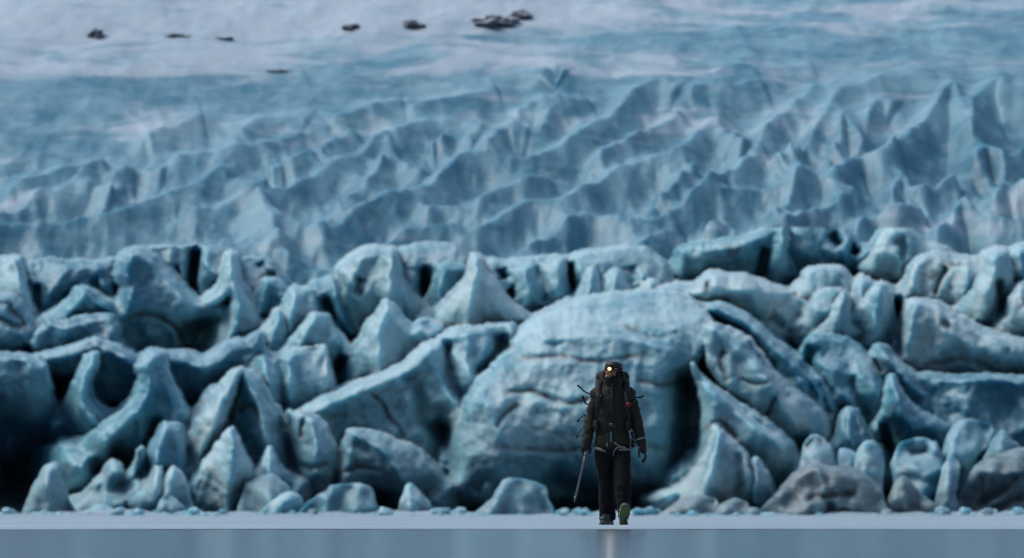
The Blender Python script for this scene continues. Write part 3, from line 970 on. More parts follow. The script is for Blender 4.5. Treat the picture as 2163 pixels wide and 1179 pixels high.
# ---- right of the dome
serac('ice_rib', 'outer arched ice rib with a teal flank, curving down to the right of the dome', 263, 'blue',
      [(1470, 645), (1520, 638), (1560, 655), (1600, 685), (1640, 725), (1690, 765), (1732, 800), (1752, 840), (1760, 890), (1768, 920), (1795, 965), (1800, 1000), (1755, 985), (1722, 930), (1700, 880), (1680, 855), (1640, 805), (1600, 748), (1556, 706), (1500, 672)],
      ar=[([(1500, 645), (1590, 690), (1690, 772), (1728, 830), (1745, 900), (1780, 965)], 34, 12)],
      gr=[([(1510, 680), (1580, 725), (1640, 790)], 30, 12)], B=26, w=30)
serac('ice_rib', 'inner arched ice rib with cream patches and dark cracks, beside the dome', 256, 'cream',
      [(1486, 690), (1510, 684), (1545, 696), (1580, 716), (1606, 750), (1640, 806), (1666, 850), (1688, 890), (1700, 915), (1688, 935), (1640, 912), (1600, 886), (1568, 856), (1540, 825), (1515, 800), (1500, 775), (1490, 740)],
      ar=[([(1510, 690), (1590, 735), (1640, 815), (1690, 905)], 28, 14)],
      gr=[([(1530, 735), (1522, 770), (1540, 810)], 16, 6), ([(1645, 830), (1630, 850), (1618, 885)], 18, 6), ([(1560, 800), (1600, 810), (1640, 800)], 12, 5)], B=34, w=34)
serac('ice_fin', 'sharp ice fin with a pink-grey crest, right of the dark cave', 250, 'pale',
      [(1462, 765), (1475, 785), (1495, 808), (1520, 825), (1560, 855), (1600, 880), (1640, 915), (1660, 942), (1658, 990), (1655, 1040), (1650, 1096), (1560, 1097), (1440, 1097), (1458, 1045), (1478, 990), (1488, 930), (1486, 870), (1472, 815)],
      ar=[([(1464, 768), (1495, 812), (1560, 860), (1640, 920)], 26, 14), ([(1490, 815), (1500, 880), (1496, 940)], 30, 18)],
      gr=[([(1490, 905), (1520, 890), (1560, 930)], 18, 7)], B=30, w=36)
serac('ice_cone', 'cream-streaked ice cone at the foot of the sharp fin', 246, 'cream',
      [(1446, 1092), (1468, 1022), (1490, 960), (1505, 916), (1518, 902), (1536, 920), (1560, 940), (1576, 962), (1582, 1005), (1590, 1050), (1596, 1096), (1500, 1097)],
      ar=[([(1518, 904), (1508, 970), (1482, 1050)], 38, 16)], gr=[([(1556, 950), (1560, 1010), (1556, 1060)], 24, 9)], B=24, w=30)
serac('ice_block', 'narrow upright ice slab right of the cream-streaked cone', 247, 'grey',
      [(1580, 1075), (1585, 992), (1593, 964), (1606, 970), (1620, 1000), (1632, 1060), (1636, 1096), (1584, 1096)], ar=[([(1595, 967), (1592, 1060)], 18, 8)], B=16, w=16)
serac('ice_block', 'large smooth teal ice block with a rounded top, right of the arched ribs', 265, 'blue',
      [(1690, 760), (1702, 725), (1716, 707), (1742, 702), (1782, 708), (1812, 728), (1838, 757), (1862, 800), (1878, 850), (1884, 905), (1876, 950), (1840, 970), (1800, 975), (1768, 950), (1758, 885), (1750, 842), (1728, 800)],
      ar=[([(1716, 710), (1740, 770), (1800, 790), (1870, 830)], 16, 26)],
      gr=[([(1800, 790), (1806, 830), (1836, 885)], 22, 9), ([(1726, 730), (1700, 780), (1760, 850)], 40, 18), ([(1770, 860), (1800, 900), (1830, 950)], 26, 14)], B=40, w=48)
serac('ice_block', 'small rounded ice slab at the foot of the teal block', 258, 'slate',
      [(1772, 960), (1777, 882), (1790, 860), (1806, 868), (1820, 900), (1832, 970), (1800, 985)], ar=[([(1790, 864), (1795, 940)], 14, 9)], B=16, w=16, drop=20)
serac('ice_fin', 'triangular teal ice fin between the teal block and the big right slope', 262, 'blue',
      [(1870, 940), (1869, 860), (1874, 805), (1884, 788), (1906, 830), (1926, 868), (1947, 885), (1964, 906), (1934, 925), (1895, 950)],
      ar=[([(1883, 792), (1900, 860), (1930, 905)], 24, 14)], B=18, w=22, drop=30)
serac('ice_rib', 'pale ice crest running down right behind the triangular fin', 268, 'pale',
      [(1820, 770), (1845, 728), (1860, 721), (1880, 740), (1902, 770), (1932, 800), (1965, 832), (1960, 860), (1905, 850), (1868, 810), (1838, 810)],
      ar=[([(1855, 724), (1890, 765), (1950, 832)], 20, 12)], gr=[([(1840, 760), (1860, 790)], 18, 7)], drop=30)
serac('ice_shard', 'tall pale ice shard with a dark right side, upper right', 274, 'pale',
      [(1752, 730), (1775, 690), (1800, 660), (1830, 625), (1852, 600), (1868, 600), (1882, 640), (1876, 690), (1858, 730), (1840, 765), (1795, 750)],
      ar=[([(1856, 602), (1850, 660), (1838, 730)], 34, 13)], drop=30)
serac('ice_slab', 'dark blue ice slab in the cleft right of the tall shard', 283, 'slate',
      [(1866, 650), (1888, 626), (1920, 618), (1924, 660), (1912, 705), (1900, 765), (1845, 760)], prof=[(600, 0), (660, 20), (780, 120)],
      gr=[([(1900, 640), (1893, 700), (1885, 760)], 90, 11)], drop=50)
serac('ice_slope', 'big grey-cream ice wedge sloping to the right edge', 272, 'cream',
      [(1897, 750), (1905, 700), (1915, 660), (1921, 634), (1945, 629), (1980, 640), (2020, 665), (2060, 690), (2110, 705), (2180, 725), (2240, 740), (2240, 830), (2150, 820), (2080, 815), (2000, 815), (1950, 795), (1912, 775)],
      ar=[([(1925, 636), (1990, 690), (2080, 740), (2220, 780)], 20, 40), ([(1922, 640), (1910, 720)], 18, 12)], gr=[([(1985, 680), (2010, 690)], 16, 7), ([(1960, 770), (2040, 760), (2100, 780)], 10, 7)], B=34, w=40)
serac('ice_block', 'cracked cream ice block with a curved black line, upper right', 283, 'cream',
      [(1922, 610), (1930, 562), (1950, 545), (1985, 534), (2010, 550), (2060, 555), (2078, 570), (2072, 612), (2055, 660), (2020, 670), (1980, 660), (1940, 640)],
      gr=[([(2003, 565), (1984, 585), (1976, 625)], 22, 6), ([(2010, 560), (2050, 560)], 12, 6)], ar=[([(2045, 560), (2035, 650)], 22, 12)], drop=30)
serac('ice_column', 'tall cream ice column leaning right, near the right edge', 278, 'cream',
      [(2042, 680), (2060, 620), (2075, 580), (2086, 545), (2108, 528), (2126, 534), (2134, 570), (2127, 602), (2112, 642), (2118, 690), (2070, 700)],
      ar=[([(2105, 532), (2095, 590), (2072, 670)], 26, 13)], drop=30)
serac('ice_block', 'upper teal ice block at the right edge, beside the leaning column', 285, 'pale',
      [(2128, 570), (2140, 530), (2163, 519), (2240, 525), (2240, 620), (2150, 625), (2132, 605)], ar=[([(2150, 525), (2160, 600)], 16, 14)], drop=50)
serac('ice_block', 'grey snow-topped ice block at the right edge, under the upper teal block', 276, 'cream',
      [(2116, 690), (2133, 622), (2150, 601), (2180, 590), (2240, 600), (2240, 740), (2160, 735), (2122, 715)], ar=[([(2150, 604), (2170, 680)], 16, 16)], drop=30)
serac('ice_slope', 'wide teal ice slope at the right, below the big cream wedge', 267, 'blue',
      [(1895, 800), (1940, 785), (2000, 792), (2080, 788), (2150, 792), (2240, 800), (2240, 1020), (2050, 1040), (1990, 960), (1950, 910), (1925, 855)],
      ar=[([(1920, 800), (2000, 800), (2150, 800)], 16, 16), ([(2060, 810), (2040, 880), (2000, 940)], 14, 30)], B=34, w=46)

# ---- cream jumble above the outer rib
serac('ice_slope', 'jumbled cream ice slope above the outer arched rib', 277, 'cream',
      [(1350, 680), (1375, 615), (1430, 600), (1500, 605), (1570, 600), (1640, 610), (1700, 640), (1765, 690), (1770, 760), (1640, 745), (1590, 710), (1540, 680), (1490, 665), (1450, 650)],
      ar=[([(1400, 608), (1480, 630), (1560, 660), (1640, 720)], 18, 20), ([(1600, 610), (1650, 660)], 16, 14)], gr=[([(1590, 650), (1620, 670), (1660, 690)], 16, 8)], na=1.3, B=26)
serac('ice_block', 'long rounded ice log with a dark left end, on the cream jumble', 272, 'cream',
      [(1487, 602), (1500, 582), (1532, 581), (1572, 590), (1604, 606), (1596, 632), (1540, 632), (1500, 625)], gr=[([(1493, 588), (1496, 612)], 16, 5)], B=22, w=20)
serac('ice_block', 'lumpy pale ice block with several knobs, top of the cream jumble', 280, 'cream',
      [(1688, 640), (1700, 582), (1740, 564), (1776, 574), (1794, 612), (1790, 660), (1720, 670)], na=1.3, B=26, w=26, drop=30)
serac('ice_block', 'rounded cream ice boulder right of centre in the jumble', 273, 'cream',
      [(1712, 700), (1720, 626), (1746, 607), (1776, 612), (1774, 655), (1758, 715)], na=1.2, B=22, w=22)
serac('ice_tooth', 'short snow-capped ice tooth left of the tall shard', 277, 'cream',
      [(1792, 660), (1805, 601), (1822, 587), (1838, 600), (1842, 650), (1824, 690)], ar=[([(1820, 590), (1812, 660)], 16, 8)], B=18, w=16)
serac('ice_shard', 'slim cream ice shard leaning in the jumble, left of the tall shard', 271, 'cream',
      [(1738, 725), (1758, 655), (1780, 614), (1792, 630), (1784, 690), (1768, 735)], ar=[([(1780, 618), (1758, 710)], 18, 8)], B=14, w=14)
serac('ice_wall', 'teal ice wall with a bright vertical edge and dark slot, right of centre', 297, 'blue',
      [(1440, 530), (1500, 516), (1560, 510), (1600, 490), (1645, 466), (1666, 478), (1662, 540), (1650, 600), (1600, 625), (1560, 610), (1500, 605), (1450, 610)],
      ar=[([(1480, 520), (1570, 508), (1650, 470), (1656, 540)], 22, 10)], gr=[([(1616, 520), (1612, 560), (1604, 600)], 60, 10)], drop=30)
serac('ice_wall', 'low blue ice wall with two dark pits, right of the bright vertical edge', 300, 'blue',
      [(1658, 555), (1664, 486), (1690, 470), (1740, 472), (1785, 488), (1815, 520), (1850, 530), (1850, 580), (1760, 590), (1700, 585)],
      gr=[([(1755, 490), (1765, 510), (1775, 520)], 40, 9), ([(1812, 500), (1806, 540)], 60, 9)], drop=40)
serac('ice_mound', 'rounded snowy ice mound with hollows, upper right', 297, 'pale',
      [(1846, 580), (1852, 512), (1868, 482), (1890, 471), (1920, 483), (1955, 520), (1990, 530), (1985, 580), (1920, 600)],
      gr=[([(1895, 500), (1910, 530), (1900, 545)], 24, 10)], na=1.3, drop=40)

# ---- the face of the glacier: one broken surface, divided into the seracs that it is made of
# deep hollows, where the photograph is nearly black (points, depth in metres, half width in pixels)
PITS = [([(20, 900), (60, 960), (30, 1050)], 6, 40), ([(130, 830), (140, 900), (190, 960), (210, 990)], 6, 26), ([(250, 960), (290, 1010), (170, 1050)], 5, 24),
        ([(400, 700), (440, 690), (420, 740)], 4, 20), ([(330, 900), (300, 1000)], 4, 14), ([(400, 900), (400, 980)], 3, 12),
        ([(600, 900), (620, 1000), (600, 1030)], 5, 15), ([(715, 740), (720, 800), (705, 830)], 5, 13), ([(690, 640), (735, 720)], 3, 12),
        ([(720, 960), (710, 1030)], 4, 8), ([(935, 900), (950, 990), (900, 1040)], 4, 16), ([(1468, 810), (1476, 900), (1462, 1000), (1425, 1070)], 7, 24),
        ([(1180, 1075), (1300, 1080), (1400, 1078)], 4, 18), ([(1690, 930), (1680, 1000), (1640, 1050)], 5, 18), ([(1700, 780), (1740, 860), (1760, 920)], 3, 12),
        ([(1530, 690), (1600, 755), (1660, 835)], 2.5, 11), ([(1500, 790), (1540, 835), (1600, 890), (1660, 925)], 2.5, 9),
        ([(1870, 900), (1880, 980)], 5, 13), ([(1890, 640), (1895, 740)], 6, 12), ([(1870, 1040), (1868, 1090)], 5, 10), ([(2040, 1020), (2050, 1070)], 4, 12),
        ([(1975, 1000), (1970, 1060)], 4, 8), ([(2110, 600), (2120, 660)], 4, 10), ([(905, 600), (908, 680)], 5, 12), ([(1205, 560), (1212, 640)], 5, 8),
        ([(415, 530), (408, 600)], 4, 9), ([(250, 610), (255, 650)], 3, 10), ([(78, 610), (85, 680)], 3, 9), ([(60, 740), (80, 760)], 3, 9)]


def glacier_face():
    st = 3.2
    us = np.concatenate([np.arange(-760, -100, 8.0), np.arange(-100, 2270, st), np.arange(2270, 2930, 8.0)]); vs = np.arange(480, 1106, st)
    U, Vv = np.meshgrid(us, vs)
    Q = np.stack([U.ravel(), Vv.ravel()], 1)
    n = len(Q)
    W1 = Q + np.stack([6 * fbm(Q[:, 0] / 40, Q[:, 1] / 40, 1.0, 4, 0.65), 6 * fbm(Q[:, 0] / 40, Q[:, 1] / 40, 6.0, 4, 0.65)], 1)
    base = np.interp(Q[:, 1], [470, 520, 575, 700, 850, 1000, 1106], [362, 340, 308, 298, 286, 276, 268])
    dep = base.copy()
    own = np.full(n, -1)
    ownd = base.copy()
    silt = np.zeros(n)
    KS = 0.50                                         # how softly neighbouring pieces run into each other (metres)
    # beyond the frame the face goes on in the same manner
    more = list(enumerate(FIELD))
    for s in FIELD:
        for lo, hi, ax in ((-100, 640, -120.0), (1520, 2300, 4446.0)):
            if s['poly'][:, 0].min() > lo and s['poly'][:, 0].max() < hi and s['name'] != 'ice_dome':
                fl = lambda pp: [(ax - a, b) for a, b in pp]
                more.append((-1, dict(s, poly=np.array(fl(s['poly'])), ar=[(fl(p), h, w_) for p, h, w_ in s['ar']], gr=[(fl(p), h, w_) for p, h, w_ in s['gr']])))
    for i, s in more:
        po = s['poly']; d = s['d']; k = d / F
        seed = (po[0].sum() * 0.137 + d * 0.61) % 97
        nx = np.roll(po, -1, 0)
        lin = np.concatenate([[a + (b - a) * j / 5 for j in range(5)] for a, b in zip(po, nx)])
        C_ = 0.4 * catmull(po, 5, closed=True) + 0.6 * lin
        m = np.where((Q[:, 0] > C_[:, 0].min() - 130) & (Q[:, 0] < C_[:, 0].max() + 130) & (Q[:, 1] > C_[:, 1].min() - 30) & (Q[:, 1] < C_[:, 1].max() + 130))[0]
        P = W1[m]
        ins = np.zeros(len(m), bool)
        for (ax, ay), (bx, by) in zip(C_, np.roll(C_, -1, 0)):
            c = ((ay > P[:, 1]) != (by > P[:, 1]))
            if c.any():
                xi = ax + (P[:, 1] - ay) * (bx - ax) / ((by - ay) if by != ay else 1e-9)
                ins ^= c & (P[:, 0] < xi)
        db = seg_dist(P, C_, True)[0]
        dist = np.where(ins, 0.0, db)
        db = np.where(ins, db, 0.0)
        top, bot = C_[:, 1].min(), C_[:, 1].max()
        yc = np.clip(P[:, 1], top, bot)
        fr = (yc - top) / (bot - top)
        q2 = np.clip(db / (2.2 * s['w']), 0, 1)
        q = np.clip(db / s['w'], 0, 1)
        if len(s['ar']) and not s['convex']:
            t = -0.34 * s['B'] * q2 + 0.20 * s['B'] * np.sqrt(np.maximum(0, 1 - (1 - np.clip(db / 8.0, 0, 1)) ** 2))
        else:
            t = s['B'] * (0.40 * np.sqrt(np.maximum(0, 1 - (1 - q) ** 2)) + 0.60 * q2)
        edge2 = np.clip(db / 14.0, 0.25, 1) * np.exp(-dist / 22.0)
        edge = np.clip(db / 8.0, 0, 1)
        for p, hh, ww in s['ar']:
            c = catmull(p, 6)
            c = c + 4.0 * np.stack([fbm(c[:, 0] / 28, c[:, 1] / 28, seed + 2, 2), fbm(c[:, 0] / 28, c[:, 1] / 28, seed + 4, 2)], 1)
            da = seg_dist(P, c)[0]
            t = t + 2.8 * hh * np.exp(-(np.sqrt(da ** 2 + 4) - 2) / (ww * 1.7)) * edge2
        for p, dp, ww in s['gr']:
            da, sp = seg_dist(P, catmull(p, 6))
            if ww <= 7:
                silt[m] = np.maximum(silt[m], np.exp(-(da / (ww * 0.85)) ** 2) * ins)
            t = t - 1.5 * dp * np.exp(-(da / ww) ** 2) * smooth(-0.02, 0.12, sp) * smooth(1.02, 0.88, sp) * edge
        f1 = worley(P[:, 0] / 78 + seed, P[:, 1] / 105 + 0.3 * P[:, 0] / 78, seed)
        f2 = worley(P[:, 0] / 32, P[:, 1] / 44, seed + 2)
        t = t + s['fac'] * (40 * (np.clip(f1, 0, 1) - 0.45) + 13 * (np.clip(f2, 0, 1) - 0.45)) * np.clip(0.35 + db / 12, 0, 1)
        t = t + (fbm(P[:, 0] / 75, P[:, 1] / 75, seed, 2) * 22 + (ridged(P[:, 0] / 55, P[:, 1] / 90, seed + 3, 1) - 0.5) * 12) * s['na'] * np.clip(0.3 + db / 12, 0, 1)
        if s['prof'] is None:
            off = lean_off(yc, top, bot, s['lean'] * 1.3, s['under'] * 1.5)
        else:
            pr = sorted(s['prof'])
            off = np.interp(yc, [a for a, _ in pr], [b for _, b in pr])
        above = np.clip(top + 4 - P[:, 1], 0, None)
        up = 16.0 * (1 - smooth(0.0, 0.8, fr)) ** 1.5 + 0.5
        cand = d + (off - t) * k + k * ((2.2 * dist + 0.10 * dist ** 2) * up + 40.0 * above)
        # soft minimum where two pieces stand at nearly the same depth
        cur = dep[m]
        hmix = np.clip(0.5 + 0.5 * (cur - cand) / KS, 0, 1)
        dep[m] = cur * (1 - hmix) + cand * hmix - KS * hmix * (1 - hmix)
        win = cand < ownd[m]
        own[m[win]] = i
        ownd[m[win]] = cand[win]
    for pts, rec, wid in PITS:
        dd = seg_dist(Q, catmull(pts, 5))[0]
        dep = dep + 0.55 * rec * np.exp(-(dd / wid) ** 2)
    dep = dep - 0.10 * fbm(Q[:, 0] / 16, Q[:, 1] / 16, 2.0, 3) - 0.10 * (np.clip(worley(Q[:, 0] / 20, Q[:, 1] / 26, 8), 0, 1) - 0.45)
    a_, b_ = ray(Q[:, 0], Q[:, 1])
    V = np.stack([a_ * dep, dep, CAMH + b_ * dep], -1)
    w = len(us)
    J, I = np.meshgrid(np.arange(len(vs) - 1), np.arange(w - 1), indexing='ij')
    a = (J * w + I).ravel()
    Fc = np.stack([a, a + w, a + w + 1, a + 1], 1)
    fd = dep[Fc]
    jump = fd.max(1) - fd.min(1) > 0.9
    e1 = V[Fc[:, 2]] - V[Fc[:, 0]]; e2 = V[Fc[:, 3]] - V[Fc[:, 1]]
    fn = np.cross(e1, e2)
    fn /= np.linalg.norm(fn, axis=1)[:, None] + 1e-12
    fn[jump] *= 0.02                                   # cliffs seen edge-on do not bend the shading of the faces beside them
    N = np.zeros_like(V)
    for j in range(4):
        np.add.at(N, Fc[:, j], fn)
    N /= np.linalg.norm(N, axis=1)[:, None] + 1e-12
    fo = own[Fc].max(1)
    nearest = np.take_along_axis(own[Fc], fd.argmin(1)[:, None], 1)[:, 0]
    fo = nearest
    for i in range(-1, len(FIELD)):
        sel = Fc[fo == i]
        if not len(sel):
            print('empty', i, FIELD[i]['label'])
            continue
        ids, inv = np.unique(sel, return_inverse=True)
        f = inv.reshape(sel.shape)
        nm = 'glacier_front' if i < 0 else FIELD[i]['name']
        org = np.zeros(3) if i < 0 else np.array([V[ids, 0].mean(), V[ids, 1].mean(), V[ids, 2].min()])
        me = bpy.data.meshes.new(nm)
        me.vertices.add(len(ids)); me.vertices.foreach_set('co', (V[ids] - org).ravel())
        me.loops.add(f.size); me.loops.foreach_set('vertex_index', f.ravel())
        me.polygons.add(len(f)); me.polygons.foreach_set('loop_start', np.arange(0, f.size, 4))
        me.update(calc_edges=True)
        sa = me.attributes.new('silt', 'FLOAT', 'POINT')
        sa.data.foreach_set('value', silt[ids].astype(np.float32))
        o = link_mesh(nm, me, M['slate'] if i < 0 else M[FIELD[i]['mat']])
        me.normals_split_custom_set_from_vertices(N[ids].tolist())
        o.location = org
        if i < 0:
            tag(o, kind='structure')
        else:
            s = FIELD[i]
            tag(o, s['label'], s['cat'], s['group'])


# ---- blocks and boulders along the foot
block('upright grey-blue ice block standing alone at the bottom left', 249, 'grey',
      [(46, 1096), (54, 1060), (65, 1035), (80, 1010), (92, 985), (105, 978), (120, 974), (129, 980), (129, 1005), (141, 1030), (149, 1060), (168, 1096)],
      ar=[([(112, 977), (100, 1020), (104, 1080)], 34, 16)])
block('low pale ice mound on the lake edge right of the upright block', 246, 'pale',
      [(148, 1099), (175, 1079), (205, 1065), (232, 1068), (256, 1085), (270, 1099)])
block('small rounded pale ice block at the foot below the dark-faced block', 247, 'grey',
      [(327, 1097), (335, 1060), (350, 1047), (366, 1050), (386, 1066), (402, 1097)], ar=[([(348, 1050), (342, 1090)], 14, 10)])
block('pointed pale ice lump between the short cream spire and the bright cone', 249, 'pale',
      [(332, 1070), (350, 1002), (365, 981), (381, 992), (394, 1012), (406, 1060), (410, 1096), (330, 1096)], ar=[([(364, 984), (352, 1060)], 20, 10)])
block('smooth grey ice mound right of the bright cone foot', 248, 'grey',
      [(502, 1097), (508, 1048), (522, 1020), (550, 1005), (580, 1001), (602, 1020), (616, 1042), (622, 1097)])
block('jagged pale ice rubble heap below the fluted cream block', 246, 'pale',
      [(536, 1098), (560, 1070), (590, 1045), (615, 1037), (632, 1046), (648, 1070), (660, 1098)], ar=[([(614, 1040), (580, 1085)], 18, 9)], na=1.3)
block('broad grey ice block with a flat sloping top, below the wedge-shaped block', 245, 'grey',
      [(624, 1098), (650, 1060), (688, 1036), (702, 1025), (760, 1019), (786, 1030), (794, 1060), (808, 1098)], ar=[([(704, 1027), (692, 1060), (688, 1090)], 22, 14)], B=28)
block('pale ice boulder right of the broad grey block', 247, 'pale',
      [(838, 1097), (848, 1052), (861, 1018), (882, 1034), (907, 1060), (922, 1097)], ar=[([(862, 1021), (866, 1080)], 20, 10)])
block('flat-topped grey ice block in front of the left side of the dome', 243, 'grey',
      [(996, 1099), (1015, 1072), (1040, 1051), (1060, 1015), (1075, 1010), (1110, 1011), (1150, 1025), (1158, 1052), (1172, 1099)],
      ar=[([(1064, 1013), (1050, 1060), (1030, 1092)], 18, 12)], B=34, w=34)
block('dark low ice boulder at the mouth of the cave, right of the mountaineer', 244, 'dirty',
      [(1384, 1099), (1416, 1072), (1440, 1052), (1480, 1045), (1512, 1055), (1524, 1080), (1532, 1099)], na=1.4)
block('dark low slab of silty ice at the foot of the cream-streaked cone', 243, 'dirty',
      [(1506, 1099), (1520, 1066), (1550, 1050), (1580, 1062), (1590, 1099)], na=1.4)
block('huge brown-grey silt-covered ice boulder at the bottom right', 245, 'dirty',
      [(1596, 1100), (1620, 1062), (1640, 1040), (1665, 1010), (1690, 986), (1720, 977), (1760, 985), (1802, 985), (1840, 1010), (1862, 1030), (1871, 1062), (1872, 1100)],
      ar=[([(1722, 980), (1740, 1030), (1700, 1080)], 30, 26)], gr=[([(1700, 1055), (1760, 1045), (1810, 1040)], 14, 6), ([(1755, 1060), (1750, 1098)], 30, 8)], B=56, w=60, na=1.3)
block('grey ice lumps piled on top of the huge brown-grey boulder', 250, 'grey',
      [(1684, 1010), (1697, 942), (1714, 914), (1742, 925), (1757, 945), (1776, 1010), (1740, 1040)], gr=[([(1700, 950), (1720, 930), (1740, 945)], 16, 6)], na=1.5, drop=40)
block('round grey ice ball perched right above the huge brown-grey boulder', 248, 'pale',
      [(1803, 1010), (1810, 952), (1826, 932), (1846, 931), (1862, 950), (1868, 980), (1860, 1030), (1825, 1040)], B=30, w=30, drop=40)
block('ice arm reaching from the outer rib down to the round ice ball', 250, 'slate',
      [(1765, 975), (1775, 945), (1800, 950), (1815, 965), (1812, 1010), (1785, 1030)], drop=50)
block('upright brown-grey silty boulder right of the huge one', 246, 'dirty',
      [(1868, 1100), (1877, 1050), (1890, 1016), (1905, 1004), (1926, 1020), (1947, 1045), (1972, 1062), (1986, 1100)], ar=[([(1905, 1008), (1912, 1080)], 20, 14)], na=1.2, B=34, w=34)
block('broken blue-grey ice rubble behind the upright silty boulder', 254, 'slate',
      [(1882, 980), (1902, 932), (1940, 924), (1978, 934), (1990, 972), (1992, 1030), (1940, 1060), (1896, 1040)], na=1.8, drop=30,
      gr=[([(1920, 960), (1960, 950)], 24, 8)])
block('narrow pale ice pillar between the rubble and the right-hand slope', 249, 'grey',
      [(1966, 1099), (1978, 1042), (1990, 990), (2006, 958), (2030, 985), (2018, 1040), (2030, 1099)], ar=[([(2005, 962), (2000, 1060)], 20, 9)])
block('square-topped blue-grey ice block on the right-hand slope', 257, 'slate',
      [(1980, 990), (2000, 922), (2020, 890), (2050, 884), (2090, 894), (2103, 910), (2088, 942), (2064, 965), (2046, 1010), (2000, 1040)], ar=[([(2024, 890), (2010, 960)], 18, 14)], drop=30)
block('small pyramid-shaped grey ice block near the right edge', 254, 'grey',
      [(2072, 980), (2093, 932), (2118, 907), (2136, 925), (2158, 946), (2160, 985), (2110, 1000)], ar=[([(2118, 910), (2112, 970)], 20, 12)], drop=40)
block('long silt-streaked ice slope at the bottom right corner', 251, 'dirty',
      [(2020, 1099), (2036, 1025), (2058, 987), (2085, 962), (2112, 955), (2160, 945), (2240, 930), (2240, 1100)],
      ar=[([(2062, 990), (2120, 1000), (2220, 980)], 20, 18)], gr=[([(2060, 1070), (2110, 1040), (2150, 1000)], 24, 9), ([(2090, 1085), (2140, 1060), (2200, 1040)], 16, 7)], B=36, w=40, na=1.3)

glacier_face()

# loose chunks of ice along the shore
def chunk_mesh(seed, mat):
    bm = bmesh.new()
    bmesh.ops.create_icosphere(bm, subdivisions=2, radius=1.0)
    for v in bm.verts:
        p = v.co.copy()
        f = 1 + 0.5 * mnoise.noise(p * 1.1 + Vector((seed * 3.1, 0, 0))) + 0.2 * mnoise.noise(p * 2.7 + Vector((0, seed, 0)))
        v.co = Vector((p.x * f, p.y * f, p.z * f * 0.7))
    me = bpy.data.meshes.new('ice_chunk')
    bm.to_mesh(me); bm.free()
    me.materials.append(M[mat])
    return me


WHERE = [
    (250, 1078, 14, 'grey', 'below the grey mound under the sweeping arm'), (290, 1080, 15, 'pale', 'just right of the needle-thin spire foot'),
    (20, 1086, 14, 'grey', 'at the far left edge of the shore'), (408, 1088, 13, 'pale', 'at the left foot of the bright cone'),
    (470, 1091, 11, 'grey', 'in front of the bright cone'), (660, 1090, 11, 'dirty', 'at the left corner of the broad grey block'),
    (815, 1087, 15, 'pale', 'right of the broad grey block'), (932, 1086, 18, 'grey', 'at the left foot of the dome'),
    (972, 1088, 14, 'pale', 'left of the flat-topped grey block'), (1190, 1089, 15, 'grey', 'right of the flat-topped grey block'),
    (1228, 1087, 13, 'pale', 'left of the mountaineer under the dome'), (1348, 1089, 13, 'pale', 'right of the mountaineer under the dome'),
    (1372, 1086, 15, 'grey', 'left of the low dark boulder at the cave'), (1545, 1089, 14, 'dirty', 'between the low dark boulder and the silty slab'),
    (1594, 1087, 15, 'dirty', 'at the left foot of the huge brown-grey boulder'), (1992, 1087, 14, 'grey', 'right of the upright silty boulder'),
    (2035, 1086, 13, 'pale', 'at the foot of the narrow pale pillar'), (2085, 1088, 13, 'dirty', 'under the silt-streaked slope'),
    (2150, 1089, 14, 'pale', 'at the right edge of the shore'), (1872, 1091, 11, 'dirty', 'in the gap between the two silty boulders')]
NAMES = {'grey': 'grey', 'pale': 'pale', 'dirty': 'dark silty'}
for i, (u, v, r_, mt, where) in enumerate(WHERE):
    d = 241.0 + (i * 37 % 11) * 0.2
    p = at(u, v, d)
    k = d / F
    me = chunk_mesh(i, mt)
    o = link_mesh('ice_chunk', me, M[mt], smooth_shade=False)
    o.location = (p.x, d, 0.10 + 0.25 * r_ * k)
    s_ = r_ * k
    o.scale = (s_ * random.uniform(0.9, 1.4), s_ * random.uniform(0.9, 1.3), s_ * random.uniform(0.8, 1.1))
    o.rotation_euler = (random.uniform(-0.3, 0.3), random.uniform(-0.3, 0.3), random.uniform(0, 6.28))
    tag(o, 'loose %s ice chunk lying %s' % (NAMES[mt], where), 'ice chunk', 'loose ice chunks along the shore')

# crumbled ice along the whole shore, too small and too many to pick apart
bm = bmesh.new()
rg = random.Random(5)
for i in range(700):
    u = rg.uniform(-60, 2230)
    d = 239.5 + 9 * rg.random() ** 1.6 + 1.5 * math.sin(u * 0.011) + 1.0 * math.sin(u * 0.037)
    sz = rg.uniform(1.0, 2.0) * (1 + 3.0 * rg.random() ** 4) * d / F * (1.0 if rg.random() < 0.85 else 1.7)
    x = float(ray(u, 1085)[0]) * d
    got = bmesh.ops.create_icosphere(bm, subdivisions=1, radius=1.0)
    for vt in got['verts']:
        pp = vt.co * (1 + 0.45 * mnoise.noise(vt.co * 1.4 + Vector((i * 1.7, 0, 0))))
        vt.co = Vector((x + pp.x * sz * 1.3, d + pp.y * sz, 0.05 + max(0.0, (d - 242) * 0.03) + pp.z * sz * 0.8))
me = bpy.data.meshes.new('ice_rubble')
bm.to_mesh(me); bm.free()
tag(link_mesh('ice_rubble', me, M['pale'], smooth_shade=False), 'crumbled pale ice rubble scattered along the foot of the glacier', 'ice rubble', kind='stuff')

# ---------------------------------------------------------------- the mountaineer
PS = DP / F                                        # metres per photo pixel where the person stands
PX0, PY0 = 1297.0, 1112.5


def L(u, v, y=0.0):
    """photo pixel -> the person's own frame (x right, y away from the camera, z up, metres)"""
    return Vector(((u - PX0) * PS, y, (PY0 - v) * PS))


